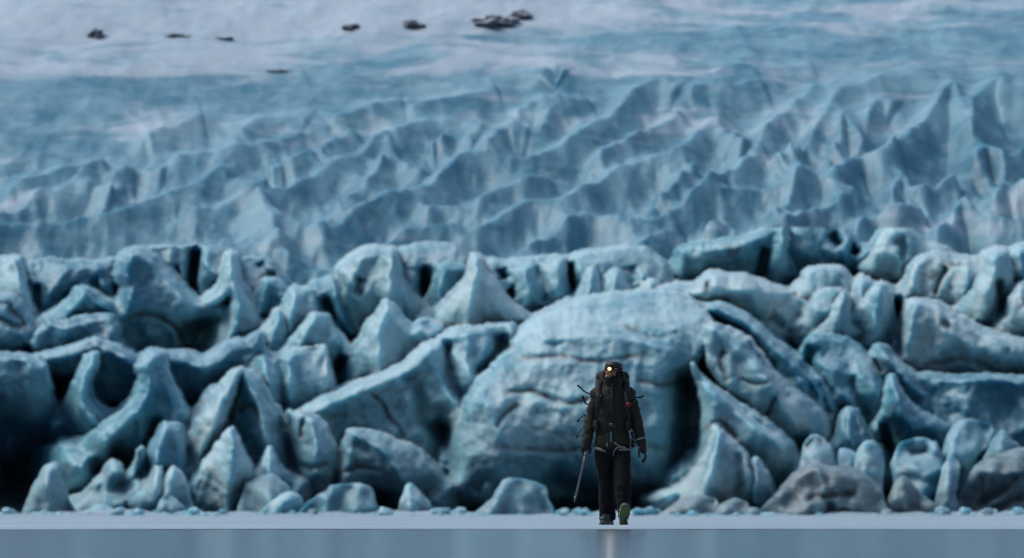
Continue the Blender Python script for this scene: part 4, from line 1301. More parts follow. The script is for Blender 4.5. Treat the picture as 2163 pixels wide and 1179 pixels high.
class Shape:
    def __init__(s):
        s.V, s.F = [], []

    def loft(s, pts, n=20, power=2.0, cap=True):
        """pts: (centre, rx, ry) in metres; elliptical sections square to the path"""
        C = [Vector(p[0]) for p in pts]
        base = len(s.V)
        m = len(C)
        for i in range(m):
            tan = (C[min(i + 1, m - 1)] - C[max(i - 1, 0)]).normalized()
            xa = Vector((1, 0, 0)) - tan * tan.x
            if xa.length < 0.3:
                xa = Vector((0, 1, 0)) - tan * tan.y
            xa.normalize()
            ya = tan.cross(xa).normalized()
            for k in range(n):
                a = 2 * math.pi * k / n
                c, sn = math.cos(a), math.sin(a)
                e = 2.0 / power
                c = math.copysign(abs(c) ** e, c); sn = math.copysign(abs(sn) ** e, sn)
                s.V.append(C[i] + xa * (pts[i][1] * c) + ya * (pts[i][2] * sn))
        for i in range(m - 1):
            for k in range(n):
                a = base + i * n + k; b = base + i * n + (k + 1) % n
                s.F.append((a, b, b + n, a + n))
        if cap:
            s.F.append(tuple(base + k for k in range(n))[::-1])
            s.F.append(tuple(base + (m - 1) * n + k for k in range(n)))
        return s

    def tube(s, pts, r, n=8):
        P = catmull([tuple(p) for p in pts], 4)
        rr = r if isinstance(r, (list, tuple)) else [r] * len(pts)
        R_ = np.interp(np.linspace(0, 1, len(P)), np.linspace(0, 1, len(rr)), rr)
        return s.loft([(Vector(p), float(q), float(q)) for p, q in zip(P, R_)], n)

    def ball(s, c, rx, ry, rz, nu=16, nv=10):
        base = len(s.V)
        for j in range(1, nv):
            th = math.pi * j / nv
            for i in range(nu):
                a = 2 * math.pi * i / nu
                s.V.append(Vector(c) + Vector((rx * math.sin(th) * math.cos(a), ry * math.sin(th) * math.sin(a), rz * math.cos(th))))
        top = len(s.V); s.V.append(Vector(c) + Vector((0, 0, rz)))
        bot = len(s.V); s.V.append(Vector(c) - Vector((0, 0, rz)))
        for j in range(nv - 2):
            for i in range(nu):
                a = base + j * nu + i; b = base + j * nu + (i + 1) % nu
                s.F.append((a, a + nu, b + nu, b))
        for i in range(nu):
            s.F.append((top, base + i, base + (i + 1) % nu))
            s.F.append((bot, base + (nv - 2) * nu + (i + 1) % nu, base + (nv - 2) * nu + i))
        return s

    def box(s, c, sx, sy, sz, rot=None):
        base = len(s.V)
        for z in (-1, 1):
            for y in (-1, 1):
                for x in (-1, 1):
                    p = Vector((x * sx / 2, y * sy / 2, z * sz / 2))
                    if rot is not None: p = rot @ p
                    s.V.append(Vector(c) + p)
        for f in ((0, 2, 3, 1), (4, 5, 7, 6), (0, 1, 5, 4), (2, 6, 7, 3), (0, 4, 6, 2), (1, 3, 7, 5)):
            s.F.append(tuple(base + i for i in f))
        return s

    def ribbon(s, pts, width, thick, up=(0, 0, 1), taper=None):
        """flat webbing along a path; `up` is the direction of its width"""
        P = catmull([tuple(p) for p in pts], 6)
        base = len(s.V)
        m = len(P)
        for i in range(m):
            tan = Vector(P[min(i + 1, m - 1)] - P[max(i - 1, 0)]).normalized()
            w = Vector(up) - tan * tan.dot(Vector(up)); w.normalize()
            nrm = tan.cross(w).normalized()
            ww = width * (taper(i / (m - 1)) if taper else 1)
            for a, b in ((-1, -1), (1, -1), (1, 1), (-1, 1)):
                s.V.append(Vector(P[i]) + w * (a * ww / 2) + nrm * (b * thick / 2))
        for i in range(m - 1):
            for k in range(4):
                a = base + i * 4 + k; b = base + i * 4 + (k + 1) % 4
                s.F.append((a, b, b + 4, a + 4))
        s.F.append((base + 3, base + 2, base + 1, base)); e = base + (m - 1) * 4
        s.F.append((e, e + 1, e + 2, e + 3))
        return s

    def build(s, name, mat, parent, voxel=None, wrinkle=0.0, wscale=9.0, wst=(1, 1, 1), smooth_it=2, sharp=False):
        me = bpy.data.meshes.new(name)
        me.from_pydata([tuple(v) for v in s.V], [], s.F)
        me.update()
        bm = bmesh.new(); bm.from_mesh(me)
        bmesh.ops.recalc_face_normals(bm, faces=bm.faces)
        bm.to_mesh(me); bm.free()
        if voxel:
            o = bpy.data.objects.new('tmp', me)
            COL.objects.link(o)
            md = o.modifiers.new('r', 'REMESH'); md.mode = 'VOXEL'; md.voxel_size = voxel
            if smooth_it:
                sm = o.modifiers.new('s', 'SMOOTH'); sm.iterations = smooth_it; sm.factor = 0.5
            dg = bpy.context.evaluated_depsgraph_get()
            nm = bpy.data.meshes.new_from_object(o.evaluated_get(dg))
            bpy.data.objects.remove(o); bpy.data.meshes.remove(me)
            me = nm; me.name = name
        if wrinkle:
            n = len(me.vertices)
            co = np.zeros(n * 3); me.vertices.foreach_get('co', co); co = co.reshape(-1, 3)
            no = np.zeros(n * 3); me.vertices.foreach_get('normal', no); no = no.reshape(-1, 3)
            q = co * wscale * np.array(wst)
            h = (ridged(q[:, 0], q[:, 1], q[:, 2], 2) - 0.5) * 1.3 + 0.5 * fbm(q[:, 0] * 2.1, q[:, 1] * 2.1, q[:, 2] * 2.1, 2)
            co = co + no * (h * wrinkle)[:, None]
            me.vertices.foreach_set('co', co.ravel()); me.update()
        return link_mesh(name, me, mat, parent, smooth_shade=not sharp)


C = {
    'jacket': plain('olive_shell_fabric', (0.017, 0.0195, 0.0145), 0.75, 0.25, 7, spec=0.25, bump=0.3, bscale=90),
    'pants': plain('black_softshell', (0.0045, 0.0052, 0.007), 0.85, 0.3, 7, spec=0.2),
    'black': plain('black_webbing', (0.004, 0.0046, 0.006), 0.8, 0.3, 20, spec=0.25),
    'pack': plain('black_pack_nylon', (0.0045, 0.0054, 0.007), 0.65, 0.35, 10, spec=0.35, bump=0.3, bscale=120),
    'glove': plain('black_leather', (0.007, 0.008, 0.009), 0.6, 0.3, 15, spec=0.35),
    'helmet': plain('charcoal_helmet_shell', (0.013, 0.017, 0.019), 0.5, 0.12, 4, spec=0.4),
    'skin': plain('skin', (0.30, 0.15, 0.10), 0.5, 0.12, 20, spec=0.4),
    'eye': plain('eye', (0.03, 0.025, 0.02), 0.2, 0.1, 20),
    'grey': plain('grey_webbing', (0.19, 0.175, 0.17), 0.7, 0.15, 30),
    'teal': plain('teal_zip', (0.05, 0.17, 0.22), 0.5, 0.1, 30),
    'boot': plain('boot_leather', (0.014, 0.026, 0.032), 0.5, 0.3, 12),
    'sole': plain('boot_rubber', (0.10, 0.11, 0.115), 0.7, 0.2, 12),
    'steel': plain('worn_steel', (0.16, 0.17, 0.17), 0.35, 0.2, 20, metal=0.7),
    'alu': plain('brushed_aluminium', (0.20, 0.19, 0.185), 0.4, 0.15, 20, metal=0.6),
    'green': plain('lime_plastic', (0.075, 0.14, 0.018), 0.5, 0.15, 20),
    'red': plain('red_plastic', (0.17, 0.006, 0.006), 0.4, 0.1, 20),
    'lampbody': plain('lamp_plastic', (0.012, 0.012, 0.013), 0.4, 0.1, 20),
}
lm = NT('lit_headlamp')
lm.b.inputs['Base Color'].default_value = (0.9, 0.8, 0.5, 1)
lm.b.inputs['Emission Color'].default_value = (1.0, 0.62, 0.17, 1)
lm.b.inputs['Emission Strength'].default_value = 3.2
C['lamp'] = lm.m

P0 = at(PX0, PY0, DP)
person = empty('person', (P0.x, DP, 0))
tag(person, 'person walking towards the viewer in olive jacket, black trousers and helmet with lit headlamp', 'person')
EL = lambda u, v, rx, ry, y=0.0: (L(u, v, y), rx * PS, ry * PS)

# body, one continuous figure under the clothing
def arm_l(k):
    return [EL(1268, 832, 12 * k, 12 * k, 0.02), EL(1255, 858, 12.5 * k, 13 * k, 0.03), EL(1249, 882, 12 * k, 12.5 * k, 0.03), EL(1244, 908, 11.6 * k, 12 * k, 0.0),
            EL(1240, 934, 10.2 * k, 11 * k, -0.03)]


def arm_r(k):
    return [EL(1326, 832, 12 * k, 12 * k, 0.02), EL(1337, 858, 12.8 * k, 13 * k, 0.03), EL(1343, 882, 12.6 * k, 12.5 * k, 0.03), EL(1349, 908, 11.6 * k, 12 * k, 0.0),
            EL(1354, 932, 9.8 * k, 10.5 * k, -0.04)]


def leg_l(k, end=1096):
    return [EL(1278, 948, 21 * k, 22 * k, 0.02), EL(1275, 962, 19.5 * k, 21 * k, 0.02), EL(1278, 990, 18.5 * k, 19.5 * k, 0.02), EL(1281, 1020, 16.6 * k, 18 * k, 0.04),
            EL(1282, 1045, 17 * k, 18 * k, 0.09), EL(1283, 1075, 17 * k, 18 * k, 0.14), EL(1284, end, 17.2 * k, 19 * k, 0.18)]


def leg_r(k, end=1080):
    return [EL(1310, 948, 20 * k, 22 * k, 0.0), EL(1313, 962, 19 * k, 21 * k, -0.02), EL(1314, 990, 18 * k, 19.5 * k, -0.07), EL(1316, 1020, 17 * k, 18 * k, -0.14),
            EL(1316, 1030, 17.4 * k, 18 * k, -0.16), EL(1316, 1055, 16.5 * k, 17 * k, -0.18), EL(1318, end, 13.5 * k, 15 * k, -0.20)]


def hand_l(s, k):
    s.loft([EL(1240, 932, 8.5 * k, 10 * k, -0.03), EL(1239, 940, 8.5 * k, 11 * k, -0.03), EL(1238.5, 948, 9 * k, 10.5 * k, -0.03), EL(1238.5, 953, 6.5 * k, 8 * k, -0.03)], 12)
    for i, y in enumerate((-0.072, -0.046, -0.020, 0.004)):
        q = (0.0, -0.6, 0.0, 0.9)[i]
        s.tube([L(1233, 942 + q, y), L(1229.5, 950 + q, y), L(1231, 957.5 + q, y), L(1236.5, 960.5 + q * 0.5, y), L(1240, 958, y)], [0.0125 * k, 0.012 * k, 0.011 * k, 0.0095 * k], 8)
    s.tube([L(1244, 941, -0.05), L(1247.5, 948, -0.066), L(1247, 955, -0.066), L(1243, 959, -0.062)], [0.014 * k, 0.0125 * k, 0.010 * k], 8)


def hand_r(s, k):
    s.loft([EL(1355, 931, 8.5 * k, 9.5 * k, -0.04), EL(1356.5, 940, 8.5 * k, 11 * k, -0.045), EL(1358.5, 950, 8 * k, 12 * k, -0.05), EL(1360, 958, 6 * k, 10 * k, -0.05)], 12)
    for i, y in enumerate((-0.090, -0.064, -0.038, -0.014)):
        ln = (0.94, 1.06, 1.0, 0.82)[i]
        s.tube([L(1360, 955, y), L(1363.2, 955 + 8 * ln, y), L(1362.5, 955 + 15 * ln, y), L(1359, 955 + 20 * ln, y), L(1355.5, 955 + 21.5 * ln, y)], [0.0125 * k, 0.012 * k, 0.011 * k, 0.009 * k], 8)
    s.tube([L(1353, 943, -0.09), L(1349.5, 951, -0.11), L(1349, 960, -0.115), L(1350.5, 967, -0.112)], [0.015 * k, 0.0125 * k, 0.0095 * k], 8)


b = Shape()
b.loft([EL(1294, 962, 26, 15), EL(1294, 935, 30, 17), EL(1294, 900, 27, 16), EL(1294, 860, 31, 18), EL(1294, 838, 33, 17), EL(1295, 824, 18, 13), EL(1295, 815, 11, 12), EL(1295, 800, 10.5, 11.5)], 18)
b.loft(arm_l(0.72), 12); b.loft(arm_r(0.72), 12)
b.loft(leg_l(0.72), 12); b.loft(leg_r(0.72), 12)
hand_l(b, 0.75); hand_r(b, 0.75)
b.loft([(L(1284, 1096, 0.18), 0.05, 0.055), (L(1283, 1103, 0.12), 0.045, 0.04), (L(1281, 1105, 0.03), 0.04, 0.025)], 10)
b.loft([(L(1318, 1082, -0.20), 0.045, 0.05), (L(1317, 1094, -0.25), 0.045, 0.04), (L(1317, 1085, -0.32), 0.04, 0.03)], 10)
# head: skull, brow, nose, cheeks, chin, ears
HC = L(1292.5, 787, -0.01)
b.ball(HC, 0.076, 0.096, 0.108)
b.ball(L(1291, 797, -0.045), 0.058, 0.058, 0.062)
b.tube([L(1288.5, 788, -0.100), L(1288.0, 793.5, -0.118), L(1288.3, 797, -0.112)], [0.009, 0.013, 0.013], 8)
b.loft([(L(1280.5, 787.6, -0.088), 0.007, 0.008), (L(1289, 786.6, -0.100), 0.008, 0.009), (L(1298, 787.6, -0.088), 0.007, 0.008)], 8)
b.ball(L(1281.5, 796, -0.068), 0.022, 0.024, 0.022); b.ball(L(1297.5, 796, -0.068), 0.022, 0.024, 0.022)
b.ball(L(1290.5, 806, -0.085), 0.022, 0.020, 0.016)
b.ball(L(1277.6, 791, 0.01), 0.010, 0.018, 0.028); b.ball(L(1307, 791, 0.01), 0.010, 0.018, 0.028)
body = b.build('body', C['skin'], person, voxel=0.007, smooth_it=2)
for u in (1283.6, 1293.6):
    Shape().ball(L(u, 790.6, -0.094), 0.011, 0.011, 0.008, 10, 8).build('eye', C['eye'], body)

# trousers
t = Shape()
t.loft([EL(1294, 925, 33, 23, 0.0), EL(1294, 945, 36, 24, 0.0), EL(1294, 958, 34, 22, 0.0), EL(1294, 966, 20, 15, 0.0)], 22)
t.loft(leg_l(1.0)); t.loft(leg_r(1.0))
t.tube([L(1303, 1034, -0.2), L(1330, 1036, -0.18)], 0.035, 10)       # fold under the knee
t.build('trousers', C['pants'], person, voxel=0.011, wrinkle=0.010, wscale=7, wst=(1, 1, 1.6))
# jacket
j = Shape()
j.loft([EL(1293.5, 946, 36.5, 25), EL(1293, 932, 36.8, 26), EL(1293, 918, 35.2, 25), EL(1293, 905, 33, 24), EL(1293, 880, 34, 25), EL(1293, 858, 36.5, 26), EL(1293.5, 840, 39, 25),
        EL(1294, 828, 34, 22), EL(1294, 820, 25, 19), EL(1294, 812, 20, 18), EL(1294, 803, 19.5, 18), EL(1294, 797, 18, 17, 0.02)], 26)
j.loft(arm_l(1.0)); j.loft(arm_r(1.0))
j.ball(L(1263, 833, 0.02), 0.085, 0.09, 0.075); j.ball(L(1327, 833, 0.02), 0.085, 0.09, 0.075)
jk = j.build('jacket', C['jacket'], person, voxel=0.010, wrinkle=0.013, wscale=8, wst=(1.0, 1, 1.9))
Shape().ribbon([L(1294, 806, -0.108), L(1293.5, 820, -0.115), L(1293, 840, -0.142), L(1293, 860, -0.150), L(1293, 884, -0.146)], 0.030, 0.012, up=(1, 0, 0)).build('zip_placket', C['pack'], jk)
Shape().ribbon([L(1290.5, 913, -0.150), L(1290.3, 925, -0.152), L(1290.5, 935, -0.150)], 0.016, 0.008, up=(1, 0, 0)).build('zip', C['teal'], jk)
Shape().loft([EL(1353.0, 926.5, 11.6, 12.2, -0.035), EL(1354.0, 930.0, 11.2, 11.8, -0.038)], 20, cap=False).build('cuff_band', C['grey'], jk)
Shape().loft([EL(1263, 842, 2, 8, -0.06), EL(1266, 838, 3, 8, -0.07)], 8).build('chest_flap', C['jacket'], jk)
# hood lying round the neck
h = Shape()
h.loft([EL(1272, 808, 6, 9, 0.06), EL(1274, 797, 6.5, 9, 0.04), EL(1277, 788, 4.5, 7, 0.05), EL(1280, 782, 3, 5, 0.06)], 12)
h.loft([EL(1316, 808, 6, 9, 0.06), EL(1315, 797, 6.5, 9, 0.04), EL(1312, 788, 4.5, 7, 0.05), EL(1309, 782, 3, 5, 0.06)], 12)
h.loft([EL(1276, 812, 8, 6, 0.02), EL(1278, 804, 8, 7, 0.0), EL(1279, 797, 5, 6, 0.0)], 12)
h.tube([L(1272, 808, 0.06), L(1280, 812, 0.10), L(1294, 814, 0.12), L(1308, 812, 0.10), L(1316, 808, 0.06)], 0.035, 10)
h.build('hood', C['jacket'], jk, voxel=0.009, wrinkle=0.005, wscale=10)
# balaclava: chin and skull, leaving the eyes free
g = Shape()
g.loft([EL(1294, 818, 17, 17, -0.01), EL(1293, 810, 15.5, 18, -0.02), EL(1291.5, 803, 14.6, 18, -0.025), EL(1291, 799, 14.6, 18.2, -0.025), EL(1290.5, 796.6, 14.8, 18.4, -0.024)], 22)
g.ball(L(1289, 800, -0.09), 0.028, 0.04, 0.028)
g.build('balaclava', C['black'], person, voxel=0.008, wrinkle=0.003, wscale=14)
sc_ = Shape()
sc_.ball(L(1293, 785, 0.018), 0.083, 0.094, 0.112, 18, 12)
sc_.loft([EL(1302, 786, 5, 8, -0.05), EL(1303.5, 792, 5, 9, -0.05), EL(1303, 799, 5, 9, -0.04)], 10)
sc_.loft([EL(1276.5, 786, 3, 8, -0.02), EL(1276.5, 799, 3, 9, -0.02)], 10)
sc_.build('head_liner', C['black'], person, voxel=0.008)
# helmet
hm = Shape()
secs = []
for f in np.linspace(0, 1, 11):
    v = 783.5 - 19.8 * f
    r = (1 - max(0, (f - 0.45) / 0.55) ** 2.4) ** 0.5 if f < 1 else 0.12
    r = max(r, 0.16)
    secs.append((L(1296.3 + 0.6 * f, v, -0.005 + 0.012 * f), 19.2 * PS * r, 24.5 * PS * r))
hm.loft(secs, 28, power=2.25)
helmet = hm.build('helmet', C['helmet'], person, voxel=0.007, smooth_it=2)
for dx in (-6, 0, 6):
    Shape().box(L(1297 + dx, 768.0, -0.098 + abs(dx) * 0.001), 0.010, 0.03, 0.022, Matrix.Rotation(0.5, 3, 'X')).build('vent', C['black'], helmet)
Shape().loft([EL(1296.3, 783.9, 19.7, 25.0, -0.005), EL(1296.3, 782.6, 19.8, 25.1, -0.005)], 28, power=2.25, cap=False).build('rim', C['lampbody'], helmet)
Shape().loft([EL(1296.3, 781.2, 19.9, 25.2, -0.004), EL(1296.5, 777.6, 19.7, 25.0, -0.003)], 28, power=2.25, cap=False).build('headlamp_strap', C['black'], helmet)
Shape().box(L(1302, 779.6, -0.132), 0.034, 0.004, 0.007).build('strap_logo', C['alu'], helmet)
hl = Shape().loft([(L(1287.6, 780.0, -0.110), 0.034, 0.024), (L(1287.6, 780.0, -0.150), 0.033, 0.023)], 18, power=3).build('headlamp', C['lampbody'], person)
Shape().loft([(L(1287.2, 780.2, -0.1505), 0.019, 0.017), (L(1287.2, 780.2, -0.158), 0.015, 0.013)], 20).build('lens', C['lamp'], hl)
spot_d = bpy.data.lights.new('headlamp_beam', 'SPOT')
spot_d.energy = 0.9
spot_d.color = (1.0, 0.92, 0.78)
spot_d.spot_size = math.radians(70)
spot_d.spot_blend = 0.8
spot_d.shadow_soft_size = 0.015
spot = bpy.data.objects.new('headlamp_beam', spot_d)
COL.objects.link(spot)
spot.parent = hl
spot.location = L(1287.2, 780.2, -0.172)
spot.rotation_euler = Vector((0.02, 1.0, 0.10)).to_track_quat('Z', 'Y').to_euler()
# gloves
gl = Shape(); hand_l(gl, 1.0); gl.loft([EL(1240, 928, 11, 11.8, -0.028), EL(1239.5, 940, 10.2, 11.5, -0.03)], 14)
gl.build('glove', C['glove'], person, voxel=0.0045, smooth_it=1)
gr_ = Shape(); hand_r(gr_, 1.0); gr_.loft([EL(1354.3, 930.5, 11.0, 11.6, -0.04), EL(1356, 942, 9.5, 11.5, -0.045)], 14)
gr_.build('glove', C['glove'], person, voxel=0.0045, smooth_it=1)
# climbing harness
hr = Shape()
hr.loft([EL(1293.5, 951, 37.4, 26.2), EL(1293.5, 945, 37.6, 26.6)], 28, cap=False)
harness = hr.build('harness', C['black'], person)
def loop(cx, cy, rx, ry, y, tilt, wid):
    s = Shape()
    pts = []
    for i in range(25):
        a = 2 * math.pi * i / 24
        pts.append(L(cx + rx * math.cos(a), cy - tilt * math.cos(a), y + ry * PS * math.sin(a)))
    return s.ribbon(pts, wid, 0.009)
loop(1273.5, 951.5, 20.6, 22.5, 0.01, -6.0, 0.030).build('leg_loop', C['grey'], harness)
loop(1314, 950, 20.2, 22.5, -0.01, 0.0, 0.022).build('leg_loop', C['grey'], harness)
Shape().ribbon([L(1284, 946, -0.120), L(1282, 941, -0.135), L(1282.5, 935, -0.142)], 0.015, 0.006, up=(1, 0, 0)).build('riser', C['grey'], harness)
Shape().ribbon([L(1297, 935, -0.150), L(1304, 940, -0.150), L(1314, 946, -0.140), L(1330, 951, -0.10)], 0.014, 0.007).build('riser', C['grey'], harness)
Shape().ribbon([L(1295.5, 962, -0.110), L(1296.5, 954, -0.125), L(1301, 948, -0.138), L(1310, 944, -0.142), L(1322, 946.5, -0.125)], 0.015, 0.007).build('riser', C['grey'], harness)

# boots with crampons; built toe towards -y, sole at z = 0
def boot(parent_loc, rot, with_sole):
    s = Shape()
    prof = [(0.105, 0.030, 0.030, 0.040), (0.085, 0.040, 0.055, 0.058), (0.03, 0.042, 0.075, 0.075), (-0.03, 0.046, 0.065, 0.062), (-0.09, 0.054, 0.045, 0.046),
            (-0.15, 0.054, 0.038, 0.038), (-0.19, 0.042, 0.030, 0.030), (-0.21, 0.022, 0.020, 0.026)]
    s.loft([(Vector((0, y, zc)), w, h) for y, w, h, zc in prof], 18, power=2.4)
    s.loft([(Vector((0, 0.035, 0.06)), 0.052, 0.066), (Vector((0, 0.04, 0.14)), 0.052, 0.062), (Vector((0, 0.05, 0.22)), 0.056, 0.064)], 16)
    o = s.build('boot', C['boot'], person, voxel=0.008)
    o.location = parent_loc
    o.rotation_euler = rot
    so = Shape()
    so.loft([(Vector((0, y, 0.007)), w, 0.014) for y, w in ((0.118, 0.028), (0.09, 0.043), (0.02, 0.044), (-0.03, 0.047), (-0.09, 0.056), (-0.15, 0.056), (-0.195, 0.042), (-0.218, 0.02))], 12, power=4)
    so.build('boot_sole', C['sole'], o)
    Shape().tube([Vector((-0.03, -0.07, 0.085)), Vector((0.03, -0.055, 0.093))], 0.006).tube([Vector((0.03, -0.07, 0.085)), Vector((-0.03, -0.055, 0.093))], 0.006).tube(
        [Vector((-0.035, -0.03, 0.118)), Vector((0.035, -0.03, 0.118))], 0.006).build('laces', C['sole'], o)
    Shape().ribbon([Vector((-0.058, -0.10, 0.012)), Vector((-0.056, -0.10, 0.06)), Vector((0, -0.11, 0.088)), Vector((0.056, -0.10, 0.06)), Vector((0.058, -0.10, 0.012))], 0.016, 0.005, up=(0, 1, 0)).build('crampon_strap', C['black'], o)
    fr = Shape()
    for sx in (-1, 1):
        fr.ribbon([Vector((sx * 0.040, -0.205, -0.012)), Vector((sx * 0.054, -0.15, -0.012)), Vector((sx * 0.053, -0.09, -0.012)), Vector((sx * 0.043, -0.02, -0.012))], 0.012, 0.004)
        fr.ribbon([Vector((sx * 0.042, 0.03, -0.012)), Vector((sx * 0.043, 0.08, -0.012)), Vector((sx * 0.030, 0.112, -0.012))], 0.012, 0.004)
    fr.ribbon([Vector((0, -0.20, -0.012)), Vector((0, 0.10, -0.012))], 0.018, 0.003, up=(1, 0, 0))
    for y, w in ((-0.17, 0.1), (-0.10, 0.105), (-0.02, 0.085), (0.04, 0.085), (0.10, 0.065)):
        fr.box(Vector((0, y, -0.012)), w, 0.012, 0.003)
    fr.build('crampon_frame', C['steel'], o)
    for y0, y1, w in ((-0.20, -0.035, 0.094), (0.025, 0.108, 0.076)):
        pl = Shape()
        pl.loft([(Vector((0, y0, -0.013)), w * 0.36, 0.006), (Vector((0, y0 + 0.02, -0.014)), w * 0.5, 0.008), (Vector((0, (y0 + y1) / 2, -0.017)), w * 0.5, 0.010), (Vector((0, y1 - 0.02, -0.014)), w * 0.46, 0.008), (Vector((0, y1, -0.013)), w * 0.36, 0.006)], 12, power=3)
        pl.build('anti_balling_plate', C['green'], o)
    for x, y, tx, ty, tz in [(-0.052, -0.16, -0.056, -0.165, -0.046), (0.052, -0.16, 0.056, -0.165, -0.046), (-0.053, -0.10, -0.058, -0.10, -0.046), (0.053, -0.10, 0.058, -0.10, -0.046),
                             (-0.045, -0.03, -0.05, -0.025, -0.046), (0.045, -0.03, 0.05, -0.025, -0.046), (-0.043, 0.05, -0.047, 0.05, -0.046), (0.043, 0.05, 0.047, 0.05, -0.046),
                             (-0.032, 0.105, -0.036, 0.115, -0.046), (0.032, 0.105, 0.036, 0.115, -0.046), (-0.03, -0.20, -0.032, -0.245, -0.030), (0.03, -0.20, 0.032, -0.245, -0.030)]:
        Shape().loft([(Vector((x, y, -0.008)), 0.008, 0.004), (Vector((tx, ty, tz)), 0.0015, 0.0012)], 6).build('crampon_point', C['steel'], o, sharp=True)
    return o


boot(L(1284.5, 1112.5, 0.14) + Vector((0, 0, 0.046)), (0.0, 0.0, -0.28), False)
boot(L(1316.5, 1112.5, -0.29) + Vector((0, 0, 0.088)), (math.radians(-44), 0.0, 0.10), True)

# ---------------------------------------------------------------- backpack
pack = empty('backpack', person.location)
tag(pack, 'large black backpack worn by the mountaineer, loose straps sticking out at both sides', 'backpack')
s = Shape()
s.loft([(L(1294, 910, 0.24), 0.13, 0.09), (L(1294, 895, 0.25), 0.165, 0.12), (L(1294, 860, 0.26), 0.185, 0.13), (L(1294, 825, 0.26), 0.195, 0.135), (L(1294.5, 802, 0.25), 0.185, 0.13), (L(1294.5, 795, 0.25), 0.15, 0.10)], 24, power=3)
s.build('pack_body', C['pack'], pack, voxel=0.012, wrinkle=0.012, wscale=6)
s = Shape()
s.loft([(L(1294.5, 805, 0.24), 0.165, 0.13), (L(1294.5, 797, 0.235), 0.19, 0.145), (L(1294.5, 788, 0.235), 0.17, 0.135), (L(1294.5, 783.5, 0.24), 0.11, 0.09)], 24, power=2.8)
s.build('lid', C['pack'], pack, voxel=0.011, wrinkle=0.012, wscale=8)
for sx in (-1, 1):
    s = Shape()
    cx = 1294
    s.loft([(L(cx + sx * 27, 806, 0.10), 0.034, 0.030), (L(cx + sx * 29, 813, 0.02), 0.036, 0.030), (L(cx + sx * 30, 823, -0.06), 0.034, 0.022), (L(cx + sx * 30, 836, -0.120), 0.032, 0.014),
            (L(cx + sx * 29, 850, -0.142), 0.030, 0.012), (L(cx + sx * 31, 864, -0.142), 0.024, 0.011), (L(cx + sx * 34.5, 880, -0.12), 0.018, 0.010), (L(cx + sx * 37, 896, -0.06), 0.014, 0.010)], 12, power=3)
    s.build('shoulder_strap', C['pack'], pack, voxel=0.007)
    Shape().ribbon([L(cx + sx * 33, 806, 0.12), L(cx + sx * 35, 811, 0.05), L(cx + sx * 34, 820, -0.03), L(cx + sx * 31, 830, -0.09)], 0.018, 0.006, up=(1, 0, 0)).build('load_strap', C['black'], pack)
s = Shape()
s.loft([EL(1293, 909, 34.8, 26.2), EL(1293, 904, 36, 27.4), EL(1293, 893, 36, 27.2), EL(1293, 888, 35, 26)], 30, cap=False)
s.build('hip_belt', C['pack'], pack)
for u in (1325.5, 1260.5):
    Shape().loft([EL(u, 909, 8, 20, -0.02), EL(u, 900, 9.5, 22, -0.02), EL(u, 889, 8.5, 20, -0.02)], 14).build('belt_pocket', C['pack'], pack, voxel=0.009)
Shape().box(L(1293, 899, -0.152), 0.07, 0.018, 0.045).build('belt_buckle', C['lampbody'], pack)
for pts in ([(1252, 832), (1243, 830.5), (1234, 826), (1228, 820), (1223, 816)],
            [(1246, 853), (1240, 853.5), (1235.5, 849), (1232, 840)],
            [(1240, 879), (1234, 878), (1228, 881), (1222, 888)],
            [(1236, 903), (1230, 907), (1224, 914), (1220, 921)],
            [(1330, 834), (1340, 838), (1348, 839), (1353, 839.5), (1357, 837.5)]):
    y0 = 0.16
    n = len(pts)
    w = [L(u, v, y0 - 0.10 * (i / (n - 1))) for i, (u, v) in enumerate(pts)]
    st = Shape().ribbon([L(1262 if pts[0][0] < 1290 else 1326, pts[0][1] + 1, 0.20)] + w, 0.017, 0.006, up=(0.25, -0.75, 0.6)).build('loose_strap', C['black'], pack)
    e = w[-1]
    dr = (w[-1] - w[-2]).normalized()
    Shape().loft([(e - dr * 0.012, 0.011, 0.007), (e + dr * 0.014, 0.013, 0.009), (e + dr * 0.024, 0.010, 0.007)], 8).build('strap_end', C['black'], st)
for u, v in ((1263, 836.5), (1268.5, 837)):
    Shape().box(L(u, v, -0.150), 0.006, 0.006, 0.022).build('strap_ring', C['alu'], pack)

# red device clipped to the strap, with its metal clip
rd = empty('strap_light', person.location)
tag(rd, 'small red round device clipped to the backpack strap on the chest', 'device')
Shape().loft([(L(1327, 855.5, -0.158), 0.030, 0.028), (L(1327, 855.5, -0.182), 0.027, 0.025)], 14, power=2.6).build('case', C['red'], rd)
Shape().box(L(1327, 855, -0.185), 0.022, 0.006, 0.012).build('button', C['black'], rd)
Shape().tube([L(1325, 850, -0.165), L(1322.5, 842, -0.163), L(1320.5, 835, -0.160), L(1319, 831, -0.155)], 0.0032, 6).build('clip', C['alu'], rd)

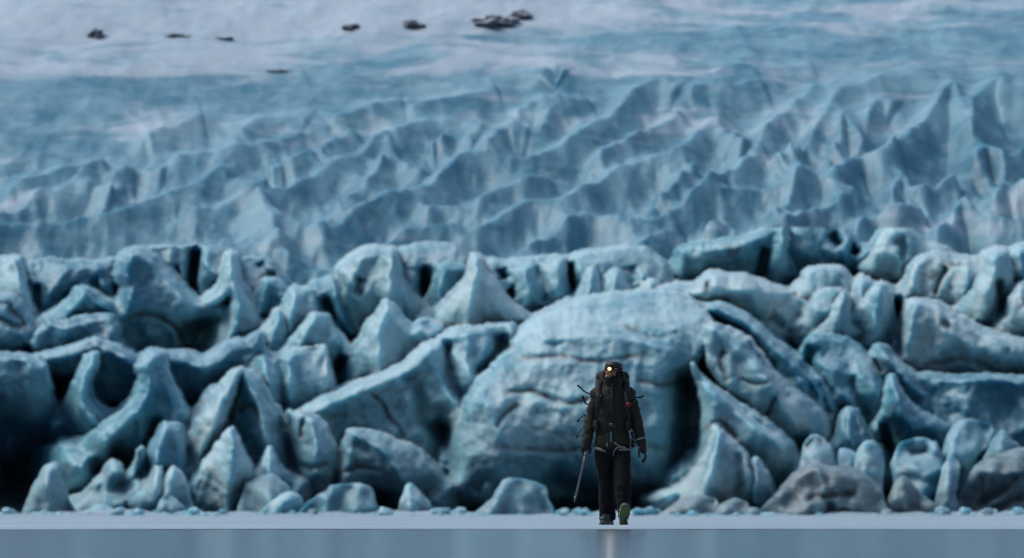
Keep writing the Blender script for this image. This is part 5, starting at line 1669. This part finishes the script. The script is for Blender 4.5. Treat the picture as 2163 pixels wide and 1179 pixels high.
# gear on the harness
def carabiner(u, v, y, a, label):
    e = empty('carabiner', person.location)
    tag(e, label, 'carabiner', 'carabiners on the harness')
    rot = Matrix.Rotation(a, 3, 'Z') @ Matrix.Rotation(0.15 * (u - 1336), 3, 'Y')
    c = L(u, v, y)
    pts = [(-0.020, 0.046), (0.016, 0.050), (0.028, 0.030), (0.020, -0.040), (0.0, -0.052), (-0.020, -0.042), (-0.022, -0.01)]
    Shape().tube([c + rot @ Vector((p, 0, q)) for p, q in pts], 0.0055, 7).build('frame', C['alu'], e)
    Shape().tube([c + rot @ Vector((p, 0, q)) for p, q in [(-0.022, -0.008), (-0.021, 0.044)]], 0.0042, 6).build('gate', C['steel'], e)
carabiner(1334.5, 920, -0.05, 0.5, 'highest metal carabiner hanging at the hip beside the hanging hand')
carabiner(1337.5, 928, -0.02, -0.4, 'middle metal carabiner of the three at the hip')
carabiner(1335.5, 937, -0.04, 0.2, 'lowest metal carabiner of the three at the hip')
gs = empty('gear_sling', person.location)
tag(gs, 'dark bundle of climbing gear hanging below the hip beside the carabiners', 'climbing gear')
Shape().loft([(L(1335, 912, 0.03), 0.012, 0.014), (L(1338, 925, 0.03), 0.020, 0.024), (L(1338, 938, 0.03), 0.026, 0.026), (L(1337, 945, 0.03), 0.018, 0.02)], 12).build('bundle', C['black'], gs, voxel=0.007, wrinkle=0.006, wscale=14)
Shape().tube([L(1331, 903, -0.04), L(1336, 906, -0.05), L(1337, 912, -0.04)], 0.006, 6).build('sling', C['black'], gs)

# ---------------------------------------------------------------- ice axe, carried by its head
axe = empty('ice_axe', person.location)
tag(axe, 'long grey ice axe held by its head, spike pointing at the ground', 'ice axe')
top = L(1238.2, 955, -0.035); tip = L(1213.5, 1058, -0.13)
dr = (tip - top).normalized()
Shape().loft([(top, 0.0125, 0.017), (top + dr * 0.1, 0.0125, 0.017), (tip - dr * 0.04, 0.0115, 0.015)], 14).build('shaft', C['alu'], axe)
Shape().loft([(tip - dr * 0.05, 0.0135, 0.016), (tip - dr * 0.02, 0.010, 0.010), (tip + dr * 0.025, 0.0016, 0.0016)], 10).build('spike', C['steel'], axe)
Shape().ribbon([top + Vector((0, -0.085, -0.012)), top + Vector((0, -0.04, 0.010)), top + Vector((0, 0.02, 0.014)), top + Vector((0, 0.09, 0.004)), top + Vector((0, 0.155, -0.030))], 0.026, 0.007,
               taper=lambda f: 1.3 - 0.9 * f).build('head', C['steel'], axe)
Shape().box(top + Vector((0, -0.095, -0.018)), 0.05, 0.03, 0.005, Matrix.Rotation(0.5, 3, 'X')).build('adze', C['steel'], axe)
